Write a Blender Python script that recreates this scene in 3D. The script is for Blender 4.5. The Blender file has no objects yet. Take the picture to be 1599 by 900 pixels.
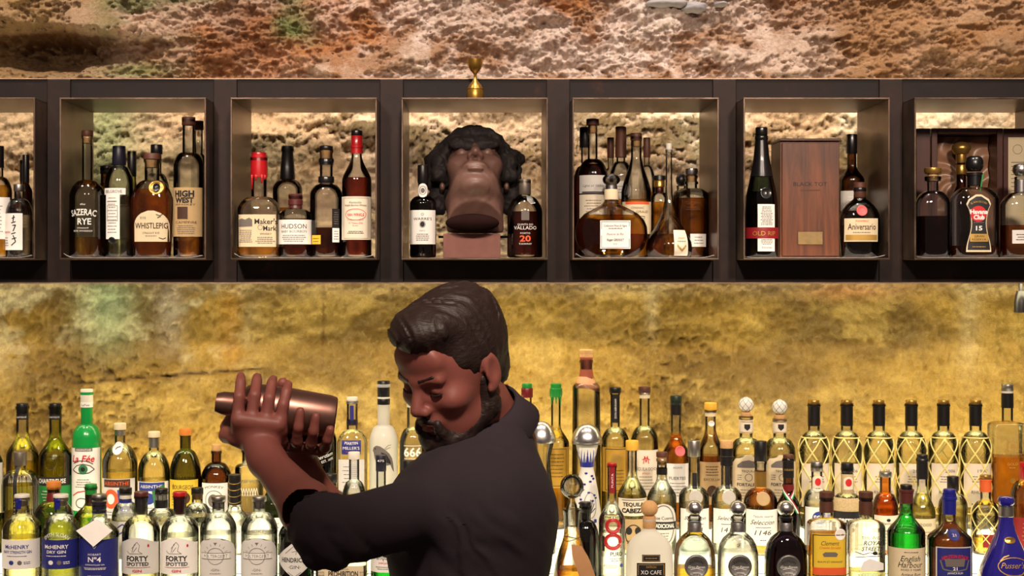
import bpy, bmesh, math, random
import numpy as np
from mathutils import Vector, Matrix

# ------------------------------------------------------------------ camera, world, lights
SC = bpy.context.scene
COL = SC.collection
F, VX, VY, EYE = 2400.0, 754.0, 430.0, 1.72      # focal length in px, vanishing point, eye height
PI = math.pi

cam = bpy.data.objects.new('camera', bpy.data.cameras.new('camera'))
COL.objects.link(cam)
cam.location = (0, 0, EYE)
cam.rotation_euler = (PI / 2, 0, 0)
cam.data.sensor_width = 36
cam.data.lens = F / 1599 * 36
cam.data.shift_x = (799.5 - VX) / 1599
cam.data.shift_y = -(450 - VY) / 1599
cam.data.clip_start = 0.05
SC.camera = cam

W = bpy.data.worlds.new('bar_room')
SC.world = W
W.use_nodes = True
W.node_tree.nodes['Background'].inputs[0].default_value = (0.62, 0.42, 0.34, 1)
W.node_tree.nodes['Background'].inputs[1].default_value = 0.16

def spot(name, loc, aim, power, color, size=70, blend=0.6, rad=0.05):
    d = bpy.data.lights.new(name, 'SPOT')
    d.energy = power; d.color = color; d.spot_size = math.radians(size); d.spot_blend = blend
    d.shadow_soft_size = rad
    o = bpy.data.objects.new(name, d)
    COL.objects.link(o)
    o.location = loc
    o.rotation_euler = (Vector(aim) - Vector(loc)).to_track_quat('-Z', 'Y').to_euler()
    return o

WARM = (1.0, 0.76, 0.56)
for i, x in enumerate((-1.5, -0.75, 0.0, 0.75, 1.5)):           # ceiling downlights washing the rock above the shelf
    spot('ceiling_spot', (x, 3.2, 3.15), (x * 1.02, 4.0, 2.2), 42, (1.0, 0.86, 0.75), 88, 0.8, 0.05)
for i, x in enumerate((-1.0, 0.1, 1.15)):                        # downlights over the bar, in front of the shelf
    spot('bar_spot', (x, 1.0, 3.0), (x * 1.05, 3.6, 1.42), 200, (1.0, 0.81, 0.66), 56, 1.0, 0.12)

def zf_(y, Y): return EYE - (y - VY) * Y / F
def strip(name, x, y, z, sx, sy, power, color, rot):
    d = bpy.data.lights.new(name, 'AREA')
    d.shape = 'RECTANGLE'; d.size = sx; d.size_y = sy; d.energy = power; d.color = color
    o = bpy.data.objects.new(name, d)
    COL.objects.link(o)
    o.location = (x, y, z); o.rotation_euler = rot
    return o

LED = (1.0, 0.87, 0.52)
strip('led_wall_wash', 0.1, 3.87, 1.115, 3.4, 0.03, 11.5, LED, (PI - 0.40, 0, 0))          # strip behind the top tier, shining up the rock
strip('led_shelf_back', 0.1, 3.918, 2.185, 3.4, 0.03, 3.4, (1.0, 0.88, 0.72), (0.35, 0, 0))   # strip behind the wall shelf, shining down

strip('led_under_shelf', 0.1, 3.78, zf_(443, 3.70) - 0.006, 3.4, 0.05, 8, (1.0, 0.87, 0.54), (0.45, 0, 0))     # strip under the shelf, shining down and back
strip('fill_shelf_base', 0.1, 3.918, 1.725, 3.4, 0.03, 1.3, (1.0, 0.88, 0.72), (PI - 0.35, 0, 0))     # added fill at the shelf foot, shining up to brighten the rock in the boxes
SC.view_settings.view_transform = 'Standard'
SC.view_settings.look = 'None'
SC.view_settings.gamma = 1
SC.view_settings.use_curve_mapping = False
SC.view_settings.exposure = 0.32
SC.cycles.max_bounces = 14
SC.cycles.transmission_bounces = 10
SC.cycles.transparent_max_bounces = 40
SC.cycles.glossy_bounces = 4
SC.cycles.diffuse_bounces = 3
SC.cycles.sample_clamp_indirect = 4
SC.cycles.caustics_reflective = False
SC.cycles.blur_glossy = 0.5

rng = random.Random(7)
def P(px, py, Y):
    return Vector(((px - VX) * Y / F, Y, EYE - (py - VY) * Y / F))

# ------------------------------------------------------------------ materials
def srgb(r, g, b):
    f = lambda c: (c / 255) / 12.92 if c <= 10 else (((c / 255) + 0.055) / 1.055) ** 2.4
    return (f(r), f(g), f(b))
MATS = {}
def newmat(name):
    m = bpy.data.materials.new(name); m.use_nodes = True
    nt = m.node_tree
    for n in list(nt.nodes): nt.nodes.remove(n)
    out = nt.nodes.new('ShaderNodeOutputMaterial')
    MATS[name] = m
    return m, nt, out
def node(nt, t, **kw):
    n = nt.nodes.new(t)
    for k, v in kw.items():
        if k in n.inputs: n.inputs[k].default_value = v
        else: setattr(n, k, v)
    return n
def mat(name, col, rough=0.5, metal=0.0, var=0.12, scale=60, bump=0.0, stretch=None, coat=0.0, spec=0.5):
    m, nt, out = newmat(name)
    b = node(nt, 'ShaderNodeBsdfPrincipled', Roughness=rough, Metallic=metal)
    b.inputs['Coat Weight'].default_value = coat
    b.inputs['Specular IOR Level'].default_value = spec
    nt.links.new(b.outputs[0], out.inputs[0])
    tc = node(nt, 'ShaderNodeTexCoord')
    mp = node(nt, 'ShaderNodeMapping')
    if stretch: mp.inputs['Scale'].default_value = stretch
    nt.links.new(tc.outputs['Object'], mp.inputs[0])
    nz = node(nt, 'ShaderNodeTexNoise', Scale=scale, Detail=4.0)
    nt.links.new(mp.outputs[0], nz.inputs['Vector'])
    mx = node(nt, 'ShaderNodeMix', data_type='RGBA')
    c = col
    mx.inputs[6].default_value = (*[max(0, x * (1 - var)) for x in c], 1)
    mx.inputs[7].default_value = (*[min(1, x * (1 + var)) for x in c], 1)
    nt.links.new(nz.outputs[0], mx.inputs[0]); nt.links.new(mx.outputs[2], b.inputs['Base Color'])
    if bump:
        bp = node(nt, 'ShaderNodeBump', Strength=bump, Distance=0.002)
        nt.links.new(nz.outputs[0], bp.inputs['Height']); nt.links.new(bp.outputs[0], b.inputs['Normal'])
    return m
def glass(name, tint, edge=None, rough=0.02, edge_pow=0.35, frost=0.0):
    """bottle glass: clear through the middle, denser towards the rim, Fresnel reflection"""
    m, nt, out = newmat(name)
    lw = node(nt, 'ShaderNodeLayerWeight', Blend=edge_pow)
    edge = edge or tuple(t * 0.45 for t in tint)
    tint = tuple(math.sqrt(t) for t in tint); edge = tuple(math.sqrt(t) for t in edge)     # light crosses two walls
    pw = node(nt, 'ShaderNodeMath', operation='POWER'); pw.inputs[1].default_value = 3.2
    nt.links.new(lw.outputs['Facing'], pw.inputs[0])
    mx = node(nt, 'ShaderNodeMix', data_type='RGBA')
    mx.inputs[6].default_value = (*tint, 1); mx.inputs[7].default_value = (*edge, 1)
    nt.links.new(pw.outputs[0], mx.inputs[0])
    t0 = node(nt, 'ShaderNodeBsdfTransparent'); nt.links.new(mx.outputs[2], t0.inputs[0])
    rf = node(nt, 'ShaderNodeBsdfRefraction', IOR=1.18, Roughness=0.0); nt.links.new(mx.outputs[2], rf.inputs[0])
    tr = node(nt, 'ShaderNodeMixShader'); tr.inputs[0].default_value = 0.4
    nt.links.new(t0.outputs[0], tr.inputs[1]); nt.links.new(rf.outputs[0], tr.inputs[2])
    gl = node(nt, 'ShaderNodeBsdfGlossy', Roughness=rough)
    nz = node(nt, 'ShaderNodeTexNoise', Scale=35.0, Detail=1.0)
    tc = node(nt, 'ShaderNodeTexCoord'); nt.links.new(tc.outputs['Object'], nz.inputs['Vector'])
    bp = node(nt, 'ShaderNodeBump', Strength=0.12, Distance=0.004)
    nt.links.new(nz.outputs[0], bp.inputs['Height']); nt.links.new(bp.outputs[0], gl.inputs['Normal'])
    fr = node(nt, 'ShaderNodeFresnel', IOR=1.75)
    ms = node(nt, 'ShaderNodeMixShader')
    nt.links.new(fr.outputs[0], ms.inputs[0]); nt.links.new(tr.outputs[0], ms.inputs[1]); nt.links.new(gl.outputs[0], ms.inputs[2])
    last = ms
    if frost:
        df = node(nt, 'ShaderNodeBsdfDiffuse'); df.inputs[0].default_value = (*tint, 1)
        tl = node(nt, 'ShaderNodeBsdfTranslucent'); tl.inputs[0].default_value = (*tint, 1)
        ad = node(nt, 'ShaderNodeMixShader'); ad.inputs[0].default_value = 0.5
        nt.links.new(df.outputs[0], ad.inputs[1]); nt.links.new(tl.outputs[0], ad.inputs[2])
        m2 = node(nt, 'ShaderNodeMixShader'); m2.inputs[0].default_value = frost
        nt.links.new(ms.outputs[0], m2.inputs[1]); nt.links.new(ad.outputs[0], m2.inputs[2]); last = m2
    nt.links.new(last.outputs[0], out.inputs[0])
    return m
def liquid(name, col, ior=1.22, mixt=0.45):
    m, nt, out = newmat(name)
    col = tuple(math.sqrt(t) for t in col)
    rf = node(nt, 'ShaderNodeBsdfRefraction', IOR=ior, Roughness=0.0); rf.inputs['Color'].default_value = (*col, 1)
    tr = node(nt, 'ShaderNodeBsdfTransparent'); tr.inputs[0].default_value = (*col, 1)
    ms = node(nt, 'ShaderNodeMixShader'); ms.inputs[0].default_value = mixt
    nt.links.new(rf.outputs[0], ms.inputs[1]); nt.links.new(tr.outputs[0], ms.inputs[2])
    gl = node(nt, 'ShaderNodeBsdfGlossy', Roughness=0.03)
    fr = node(nt, 'ShaderNodeFresnel', IOR=1.2)
    m2 = node(nt, 'ShaderNodeMixShader')
    nt.links.new(fr.outputs[0], m2.inputs[0]); nt.links.new(ms.outputs[0], m2.inputs[1]); nt.links.new(gl.outputs[0], m2.inputs[2])
    nt.links.new(m2.outputs[0], out.inputs[0])
    return m
def emit(name, col, strength):
    m, nt, out = newmat(name)
    e = node(nt, 'ShaderNodeEmission', Strength=strength); e.inputs[0].default_value = (*col, 1)
    nt.links.new(e.outputs[0], out.inputs[0])
    return m

glass('g_clear', (0.96, 0.98, 0.96), (0.60, 0.66, 0.60))
glass('g_blue_clear', (0.62, 0.72, 0.80), (0.20, 0.28, 0.36))
glass('g_green', (0.10, 0.62, 0.16), (0.02, 0.18, 0.05))
glass('g_olive', (0.50, 0.52, 0.10), (0.10, 0.12, 0.02))
glass('g_darkolive', (0.16, 0.17, 0.03), (0.02, 0.03, 0.01))
glass('g_brown', (0.20, 0.07, 0.02), (0.03, 0.01, 0.005))
glass('g_orange', (0.85, 0.30, 0.03), (0.40, 0.10, 0.01))
glass('g_black', (0.010, 0.010, 0.010), (0.004, 0.004, 0.004))
glass('g_purple', (0.06, 0.02, 0.07), (0.02, 0.006, 0.03))
glass('g_darkgreen', (0.05, 0.09, 0.05), (0.01, 0.02, 0.01))
glass('g_frost', (0.92, 0.92, 0.84), (0.7, 0.7, 0.62), frost=0.75)
glass('g_cream', (0.86, 0.82, 0.74), (0.6, 0.56, 0.5), frost=0.85)
liquid('q_water', (0.97, 0.97, 0.90))
liquid('q_straw', (0.95, 0.87, 0.46))
liquid('q_yellow', (0.84, 0.70, 0.08))
liquid('q_gold', (0.86, 0.50, 0.05))
liquid('q_amber', (0.78, 0.34, 0.035))
liquid('q_whisky', (0.80, 0.34, 0.06))
liquid('q_orange', (0.95, 0.48, 0.09))
liquid('q_red', (0.28, 0.04, 0.015))
liquid('q_port', (0.10, 0.014, 0.008))
liquid('q_cognac', (0.50, 0.16, 0.02))
liquid('q_dark', (0.10, 0.024, 0.006))
liquid('q_black', (0.04, 0.015, 0.01))
liquid('q_olive', (0.55, 0.56, 0.06))
liquid('q_green', (0.10, 0.5, 0.12))

mat('white_paper', srgb(246, 242, 234), 0.7, var=0.05)
mat('cream_paper', srgb(222, 205, 168), 0.75, var=0.07)
mat('tan_paper', srgb(190, 160, 112), 0.8, var=0.10)
mat('grey_paper', srgb(216, 213, 206), 0.7, var=0.06)
mat('yellow_paper', srgb(226, 190, 50), 0.7, var=0.08)
mat('gold_paper', srgb(205, 160, 60), 0.45, 0.3, var=0.1)
mat('black_paper', srgb(24, 22, 24), 0.5, var=0.2)
mat('navy_paper', srgb(36, 40, 120), 0.5, var=0.08)
mat('green_paper', srgb(30, 140, 60), 0.6, var=0.1)
mat('red_paper', srgb(140, 22, 30), 0.5, var=0.1)
mat('orange_paper', srgb(222, 96, 40), 0.6, var=0.1)
mat('teal_paper', srgb(46, 110, 120), 0.6, var=0.15)
mat('pale_paper', srgb(236, 224, 200), 0.75, var=0.05)
mat('ink_black', srgb(28, 24, 22), 0.7, var=0.1)
mat('ink_grey', srgb(110, 102, 96), 0.7, var=0.1)
mat('ink_white', srgb(240, 238, 230), 0.6, var=0.04)
mat('ink_red', srgb(200, 30, 34), 0.6, var=0.06)
mat('ink_gold', srgb(200, 160, 80), 0.4, 0.4, var=0.1)
mat('ink_blue', srgb(40, 56, 140), 0.6, var=0.06)
mat('ink_green', srgb(40, 120, 70), 0.6, var=0.06)
mat('ink_brown', srgb(70, 40, 24), 0.7, var=0.1)
mat('ink_orange', srgb(225, 90, 40), 0.6, var=0.06)
mat('black_plastic', srgb(22, 20, 21), 0.35, var=0.2)
mat('dark_green_plastic', srgb(30, 44, 30), 0.4, var=0.15)
mat('navy_plastic', srgb(28, 26, 44), 0.4, var=0.15)
mat('blue_foil', srgb(40, 44, 150), 0.35, 0.3, var=0.15)
mat('white_plastic', srgb(232, 226, 210), 0.45, var=0.05)
mat('cream_plastic', srgb(230, 214, 176), 0.5, var=0.06)
mat('yellow_plastic', srgb(236, 180, 60), 0.5, var=0.06)
mat('gold_metal', srgb(200, 158, 82), 0.3, 0.85, var=0.12)
mat('dull_brass', srgb(140, 118, 80), 0.45, 0.8, var=0.3, scale=80)
mat('brass', srgb(196, 152, 70), 0.32, 0.9, var=0.2, scale=40)
mat('steel', srgb(216, 216, 216), 0.27, 1.0, var=0.06)
mat('brushed_tin', srgb(170, 166, 160), 0.38, 1.0, var=0.15)
mat('pewter', srgb(128, 126, 124), 0.45, 0.85, var=0.25, scale=200, bump=0.4)
mat('shaker_metal', srgb(150, 112, 100), 0.36, 0.9, var=0.12)
mat('grey_foil', srgb(120, 110, 98), 0.45, 0.6, var=0.1)
mat('red_wax', srgb(178, 24, 30), 0.28, var=0.1, coat=0.4)
mat('brown_wax', srgb(88, 40, 36), 0.35, var=0.15, coat=0.3)
mat('maroon_wax', srgb(110, 26, 30), 0.35, var=0.15, coat=0.3)
mat('green_wax', srgb(30, 140, 54), 0.35, var=0.12, coat=0.3)
mat('black_wax', srgb(18, 17, 18), 0.3, var=0.2, coat=0.3)
mat('pink_seal', srgb(214, 92, 92), 0.5, var=0.12, bump=0.4, scale=300)
mat('cork', srgb(206, 160, 104), 0.85, var=0.25, scale=220, bump=0.3)
mat('orange_wood', srgb(214, 128, 44), 0.6, var=0.2, scale=80, stretch=(1, 1, 6))
mat('brown_wood', srgb(84, 46, 30), 0.55, var=0.25, scale=60, stretch=(1, 1, 8))
mat('dark_wood', srgb(74, 34, 24), 0.4, var=0.3, scale=24, stretch=(6, 6, 0.8), coat=0.2)
mat('terracotta', srgb(150, 74, 48), 0.7, var=0.15, bump=0.2)
mat('salmon_clay', srgb(232, 160, 116), 0.7, var=0.1)
mat('green_paint', srgb(18, 150, 66), 0.22, var=0.06, coat=0.5)
mat('cobalt_glaze', srgb(40, 34, 140), 0.12, var=0.2, coat=1.0)
mat('white_ceramic', srgb(236, 234, 226), 0.15, var=0.03, coat=0.8)
mat('blue_glaze', srgb(44, 50, 140), 0.25, var=0.15, coat=0.5)
mat('raffia', srgb(246, 226, 140), 0.8, var=0.15, scale=200)
mat('string', srgb(206, 180, 130), 0.9, var=0.15)
mat('kraft_tag', srgb(176, 130, 86), 0.85, var=0.12)
mat('wicker', srgb(200, 176, 130), 0.85, var=0.35, scale=260, bump=0.5)
mat('satin', srgb(150, 112, 86), 0.35, var=0.3, scale=18)
mat('plinth_stone', srgb(138, 92, 82), 0.75, var=0.18, scale=50, bump=0.3)
mat('bronze_skin', srgb(112, 82, 72), 0.42, var=0.28, scale=26, bump=0.35, coat=0.1)
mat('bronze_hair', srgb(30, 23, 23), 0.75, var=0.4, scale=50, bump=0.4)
mat('hollow_shade', srgb(34, 17, 15), 0.95, var=0.3, scale=30, spec=0.1)
mat('skin', srgb(140, 80, 70), 0.5, var=0.08, scale=50)
mat('shirt_cloth', srgb(47, 38, 45), 0.9, var=0.12, scale=300, bump=0.15)
mat('trouser_cloth', srgb(28, 26, 30), 0.9, var=0.15, scale=300)
mat('hair_brown', srgb(40, 25, 21), 0.55, var=0.5, scale=90, stretch=(1, 6, 3), bump=0.5)
mat('eye_white', srgb(220, 212, 204), 0.25, var=0.02)
mat('iris', srgb(50, 32, 22), 0.2, var=0.1)
mat('leather_black', srgb(20, 18, 18), 0.5, var=0.2)
emit('tier_acrylic', (1.0, 0.88, 0.56), 2.4)
mat('cabinet_wood', srgb(58, 38, 28), 0.5, var=0.25, scale=20, stretch=(1, 6, 6))
mat('floor_boards', srgb(70, 52, 40), 0.6, var=0.3, scale=8, stretch=(1, 6, 1))
mat('mortar', srgb(150, 146, 148), 0.8, var=0.15, scale=40, bump=0.3)
emit('led_panel', (1.0, 0.85, 0.44), 2.4)

# brown raw steel of the wall shelf
def steel_mat(name, c0, c1, rough, metal, c2=None):
    m, nt, out = newmat(name)
    b = node(nt, 'ShaderNodeBsdfPrincipled', Metallic=metal)
    b.inputs['Specular IOR Level'].default_value = 0.25
    nt.links.new(b.outputs[0], out.inputs[0])
    g = node(nt, 'ShaderNodeNewGeometry')
    n1 = node(nt, 'ShaderNodeTexNoise', Scale=9.0, Detail=8.0, Roughness=0.65)
    nt.links.new(g.outputs['Position'], n1.inputs['Vector'])
    cr = node(nt, 'ShaderNodeValToRGB')
    cr.color_ramp.elements[0].position = 0.32; cr.color_ramp.elements[0].color = (*c0, 1)
    cr.color_ramp.elements[1].position = 0.62; cr.color_ramp.elements[1].color = (*c1, 1)
    if c2:
        e3 = cr.color_ramp.elements.new(0.78); e3.color = (*c2, 1)
    nt.links.new(n1.outputs[0], cr.inputs[0]); nt.links.new(cr.outputs[0], b.inputs['Base Color'])
    mr = node(nt, 'ShaderNodeMapRange'); mr.inputs['To Min'].default_value = rough - 0.1; mr.inputs['To Max'].default_value = rough + 0.12
    nt.links.new(n1.outputs[0], mr.inputs[0]); nt.links.new(mr.outputs[0], b.inputs['Roughness'])
    n2 = node(nt, 'ShaderNodeTexNoise', Scale=160.0, Detail=3.0)
    nt.links.new(g.outputs['Position'], n2.inputs['Vector'])
    bp = node(nt, 'ShaderNodeBump', Strength=0.12, Distance=0.001)
    nt.links.new(n2.outputs[0], bp.inputs['Height']); nt.links.new(bp.outputs[0], b.inputs['Normal'])
    return m
steel_mat('rail_steel', srgb(17, 11, 10), srgb(32, 21, 19), 0.55, 0.2, srgb(66, 40, 31))
steel_mat('post_steel', srgb(24, 16, 14), srgb(44, 30, 26), 0.50, 0.25, srgb(78, 50, 38))
steel_mat('box_steel', srgb(66, 52, 45), srgb(116, 96, 82), 0.33, 0.6, srgb(140, 110, 90))
steel_mat('lit_edge_steel', srgb(120, 96, 80), srgb(168, 140, 116), 0.4, 0.6)  # paler steel: the highlight along the shelf's edges put into the colour

# ------------------------------------------------------------------ object helpers
def link(name, me, material=None, parent=None, smooth=True):
    o = bpy.data.objects.new(name, me)
    COL.objects.link(o)
    if material is not None and not me.materials: me.materials.append(MATS[material])
    if parent is not None: o.parent = parent
    if smooth and me.polygons: me.polygons.foreach_set('use_smooth', [True] * len(me.polygons))
    return o
def mesh(name, v, f, material=None, parent=None, smooth=True):
    me = bpy.data.meshes.new(name)
    me.from_pydata([tuple(p) for p in v], [], f)
    me.update()
    return link(name, me, material, parent, smooth)
def tag(o, label, cat, group=None, kind=None):
    if label: o['label'] = label
    if cat: o['category'] = cat
    if group: o['group'] = group
    if kind: o['kind'] = kind
    return o
def thing(name, label, cat, loc, group=None, rz=0):
    o = bpy.data.objects.new(name, None)
    o.empty_display_size = 0.05
    COL.objects.link(o)
    o.location = loc; o.rotation_euler = (0, 0, rz)
    return tag(o, label, cat, group)
def bevel_box(lo, hi, bev=0.002, seg=2):
    bm = bmesh.new()
    bmesh.ops.create_cube(bm, size=1)
    for v in bm.verts:
        v.co = Vector([(lo[i] + hi[i]) / 2 + v.co[i] * (hi[i] - lo[i]) for i in range(3)])
    if bev: bmesh.ops.bevel(bm, geom=list(bm.edges), offset=bev, segments=seg, affect='EDGES', profile=0.5)
    return bm
def bm_obj(name, bm, material, parent=None, smooth=False):
    me = bpy.data.meshes.new(name)
    bmesh.ops.recalc_face_normals(bm, faces=bm.faces)
    bm.to_mesh(me); bm.free()
    return link(name, me, material, parent, smooth)
def box(name, lo, hi, material, parent=None, bev=0.002):
    return bm_obj(name, bevel_box(lo, hi, bev), material, parent)
def structure(o):
    o['kind'] = 'structure'
    return o
def tube_geo(path, r, seg=6, closed=False):
    """verts, faces of a tube along a path; r is a number or a list"""
    V, Fc = [], []
    n = len(path); path = [Vector(p) for p in path]
    up = Vector((0.31, 0.2, 0.93))
    for i, p in enumerate(path):
        a = path[(i - 1) % n] if (i > 0 or closed) else p
        b = path[(i + 1) % n] if (i < n - 1 or closed) else p
        t = (b - a).normalized()
        u = t.cross(up).normalized(); w = t.cross(u)
        rr = r[i] if isinstance(r, (list, tuple)) else r
        for k in range(seg):
            q = 2 * PI * k / seg
            V.append(p + (u * math.cos(q) + w * math.sin(q)) * rr)
    for i in range(n if closed else n - 1):
        j = (i + 1) % n
        for k in range(seg):
            k2 = (k + 1) % seg
            Fc.append((i * seg + k, i * seg + k2, j * seg + k2, j * seg + k))
    if not closed:
        Fc.append(tuple(range(seg - 1, -1, -1))); Fc.append(tuple((n - 1) * seg + k for k in range(seg)))
    return V, Fc
def join_geo(lst):
    V, Fc = [], []
    for v, f in lst:
        o = len(V); V += list(v); Fc += [tuple(i + o for i in q) for q in f]
    return V, Fc
def sell(t, a, b, n):
    c, s = math.cos(t), math.sin(t)
    e = 2.0 / n
    return (a * math.copysign(abs(c) ** e, c), b * math.copysign(abs(s) ** e, s))
def rings_geo(rings, seg=32, cap0=True, cap1=True):
    """rings: (z, a, b, n) super-ellipse sections, bottom first"""
    V, Fc = [], []
    for (z, a, b, n) in rings:
        for k in range(seg):
            t = 2 * PI * (k + 0.5) / seg
            if n > 2.05:      # even spacing around a squarish section
                x, y = sell(t, 1, 1, n)
                V.append((x * a, y * b, z))
            else:
                V.append((a * math.cos(t), b * math.sin(t), z))
    m = len(rings)
    for i in range(m - 1):
        for k in range(seg):
            k2 = (k + 1) % seg
            Fc.append((i * seg + k, i * seg + k2, (i + 1) * seg + k2, (i + 1) * seg + k))
    if cap0: Fc.append(tuple(range(seg - 1, -1, -1)))
    if cap1: Fc.append(tuple((m - 1) * seg + k for k in range(seg)))
    return V, Fc
def lathe(name, prof, material, parent=None, seg=24, dx=0.0, dy=0.0):
    """prof: (z, r) bottom to top, closed with caps"""
    v, f = rings_geo([(z, r, r, 2) for z, r in prof], seg)
    v = [(x + dx, y + dy, z) for x, y, z in v]
    o = mesh(name, v, f, material, parent)
    return sharp(o)
def sharp(o, deg=38):
    try: o.data.set_sharp_from_angle(angle=math.radians(deg))
    except Exception: pass
    return o

# ------------------------------------------------------------------ lettering
_TXT = {}
def text_geo(s, bold=0.0):
    key = (s, bold)
    if key not in _TXT:
        c = bpy.data.curves.new('t', 'FONT'); c.body = s; c.size = 1; c.align_x = 'CENTER'; c.resolution_u = 2
        c.offset = bold
        o = bpy.data.objects.new('t', c)
        COL.objects.link(o)
        dg = bpy.context.evaluated_depsgraph_get()
        me = bpy.data.meshes.new_from_object(o.evaluated_get(dg))
        v = np.array([(p.co.x, p.co.y) for p in me.vertices]) if len(me.vertices) else np.zeros((0, 2))
        f = [tuple(p.vertices) for p in me.polygons]
        bpy.data.objects.remove(o); bpy.data.curves.remove(c); bpy.data.meshes.remove(me)
        if len(v): v[:, 0] -= (v[:, 0].min() + v[:, 0].max()) / 2
        v = v / 0.73 if len(v) else v
        _TXT[key] = (v, f)
    return _TXT[key]
def layout(s, h, w=None, shear=0.0, bold=0.0, arc=0.0, rot=0.0):
    """flat lettering of cap height h, squeezed to width w; centred; arc bends the line upwards"""
    v, f = text_geo(s, bold)
    v = v.copy()
    if not len(v): return v, f
    sx = h
    if w: sx = w / max(1e-6, (v[:, 0].max() - v[:, 0].min()))
    v[:, 1] -= 0.5
    v[:, 0] += v[:, 1] * shear
    v = v * np.array([sx, h])
    if arc:
        R = arc; a = v[:, 0] / R; rr = R + v[:, 1]
        v = np.stack([rr * np.sin(a), rr * np.cos(a) - R], 1)
    if rot:
        c, q = math.cos(rot), math.sin(rot)
        v = np.stack([v[:, 0] * c - v[:, 1] * q, v[:, 0] * q + v[:, 1] * c], 1)
    return v, f
def slice_x(v, f, step):
    """cut flat polygons at regular x so that they can follow a curved surface"""
    bm = bmesh.new()
    vs = [bm.verts.new((p[0], p[1], 0)) for p in v]
    for q in f:
        try: bm.faces.new([vs[i] for i in q])
        except ValueError: pass
    x0, x1 = v[:, 0].min(), v[:, 0].max()
    k = math.ceil(x0 / step)
    while k * step < x1:
        bmesh.ops.bisect_plane(bm, geom=bm.verts[:] + bm.edges[:] + bm.faces[:], plane_co=(k * step, 0, 0), plane_no=(1, 0, 0))
        k += 1
    bm.verts.index_update()
    V = np.array([(p.co.x, p.co.y) for p in bm.verts]); Fc = [tuple(x.index for x in q.verts) for q in bm.faces]
    bm.free()
    return V, Fc
def rect2(x0, x1, z0, z1):
    return np.array([(x0, z0), (x1, z0), (x1, z1), (x0, z1)]), [(0, 1, 2, 3)]
def ring2(cx, cz, rx, rz, t, n=28):
    v, f = [], []
    for k in range(n):
        a = 2 * PI * k / n
        v += [(cx + rx * math.cos(a), cz + rz * math.sin(a)), (cx + (rx - t) * math.cos(a), cz + (rz - t) * math.sin(a))]
    for k in range(n):
        a, b = 2 * k, 2 * ((k + 1) % n)
        f.append((a, b, b + 1, a + 1))
    return np.array(v), f
def disc2(cx, cz, rx, rz, n=24, pts=None):
    v = [(cx + rx * math.cos(2 * PI * k / n), cz + rz * math.sin(2 * PI * k / n)) for k in range(n)]
    return np.array(v), [tuple(range(n))]
def poly2(pts):
    return np.array(pts, float), [tuple(range(len(pts)))]

# ------------------------------------------------------------------ bottles
TIERS = {1: (3.38, 950), 2: (3.50, 905), 3: (3.62, 865), 4: (3.74, 825)}
Z_TIER = {k: EYE - (b - VY) * Y / F for k, (Y, b) in TIERS.items()}
BOX_Y0, BOX_Y1, FRAME_Y = 3.60, 3.90, 3.70
Z_CUBBY = EYE - (403 - VY) * BOX_Y0 / F
LINER = 0.0012
ALL_BOTTLES = []

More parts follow.
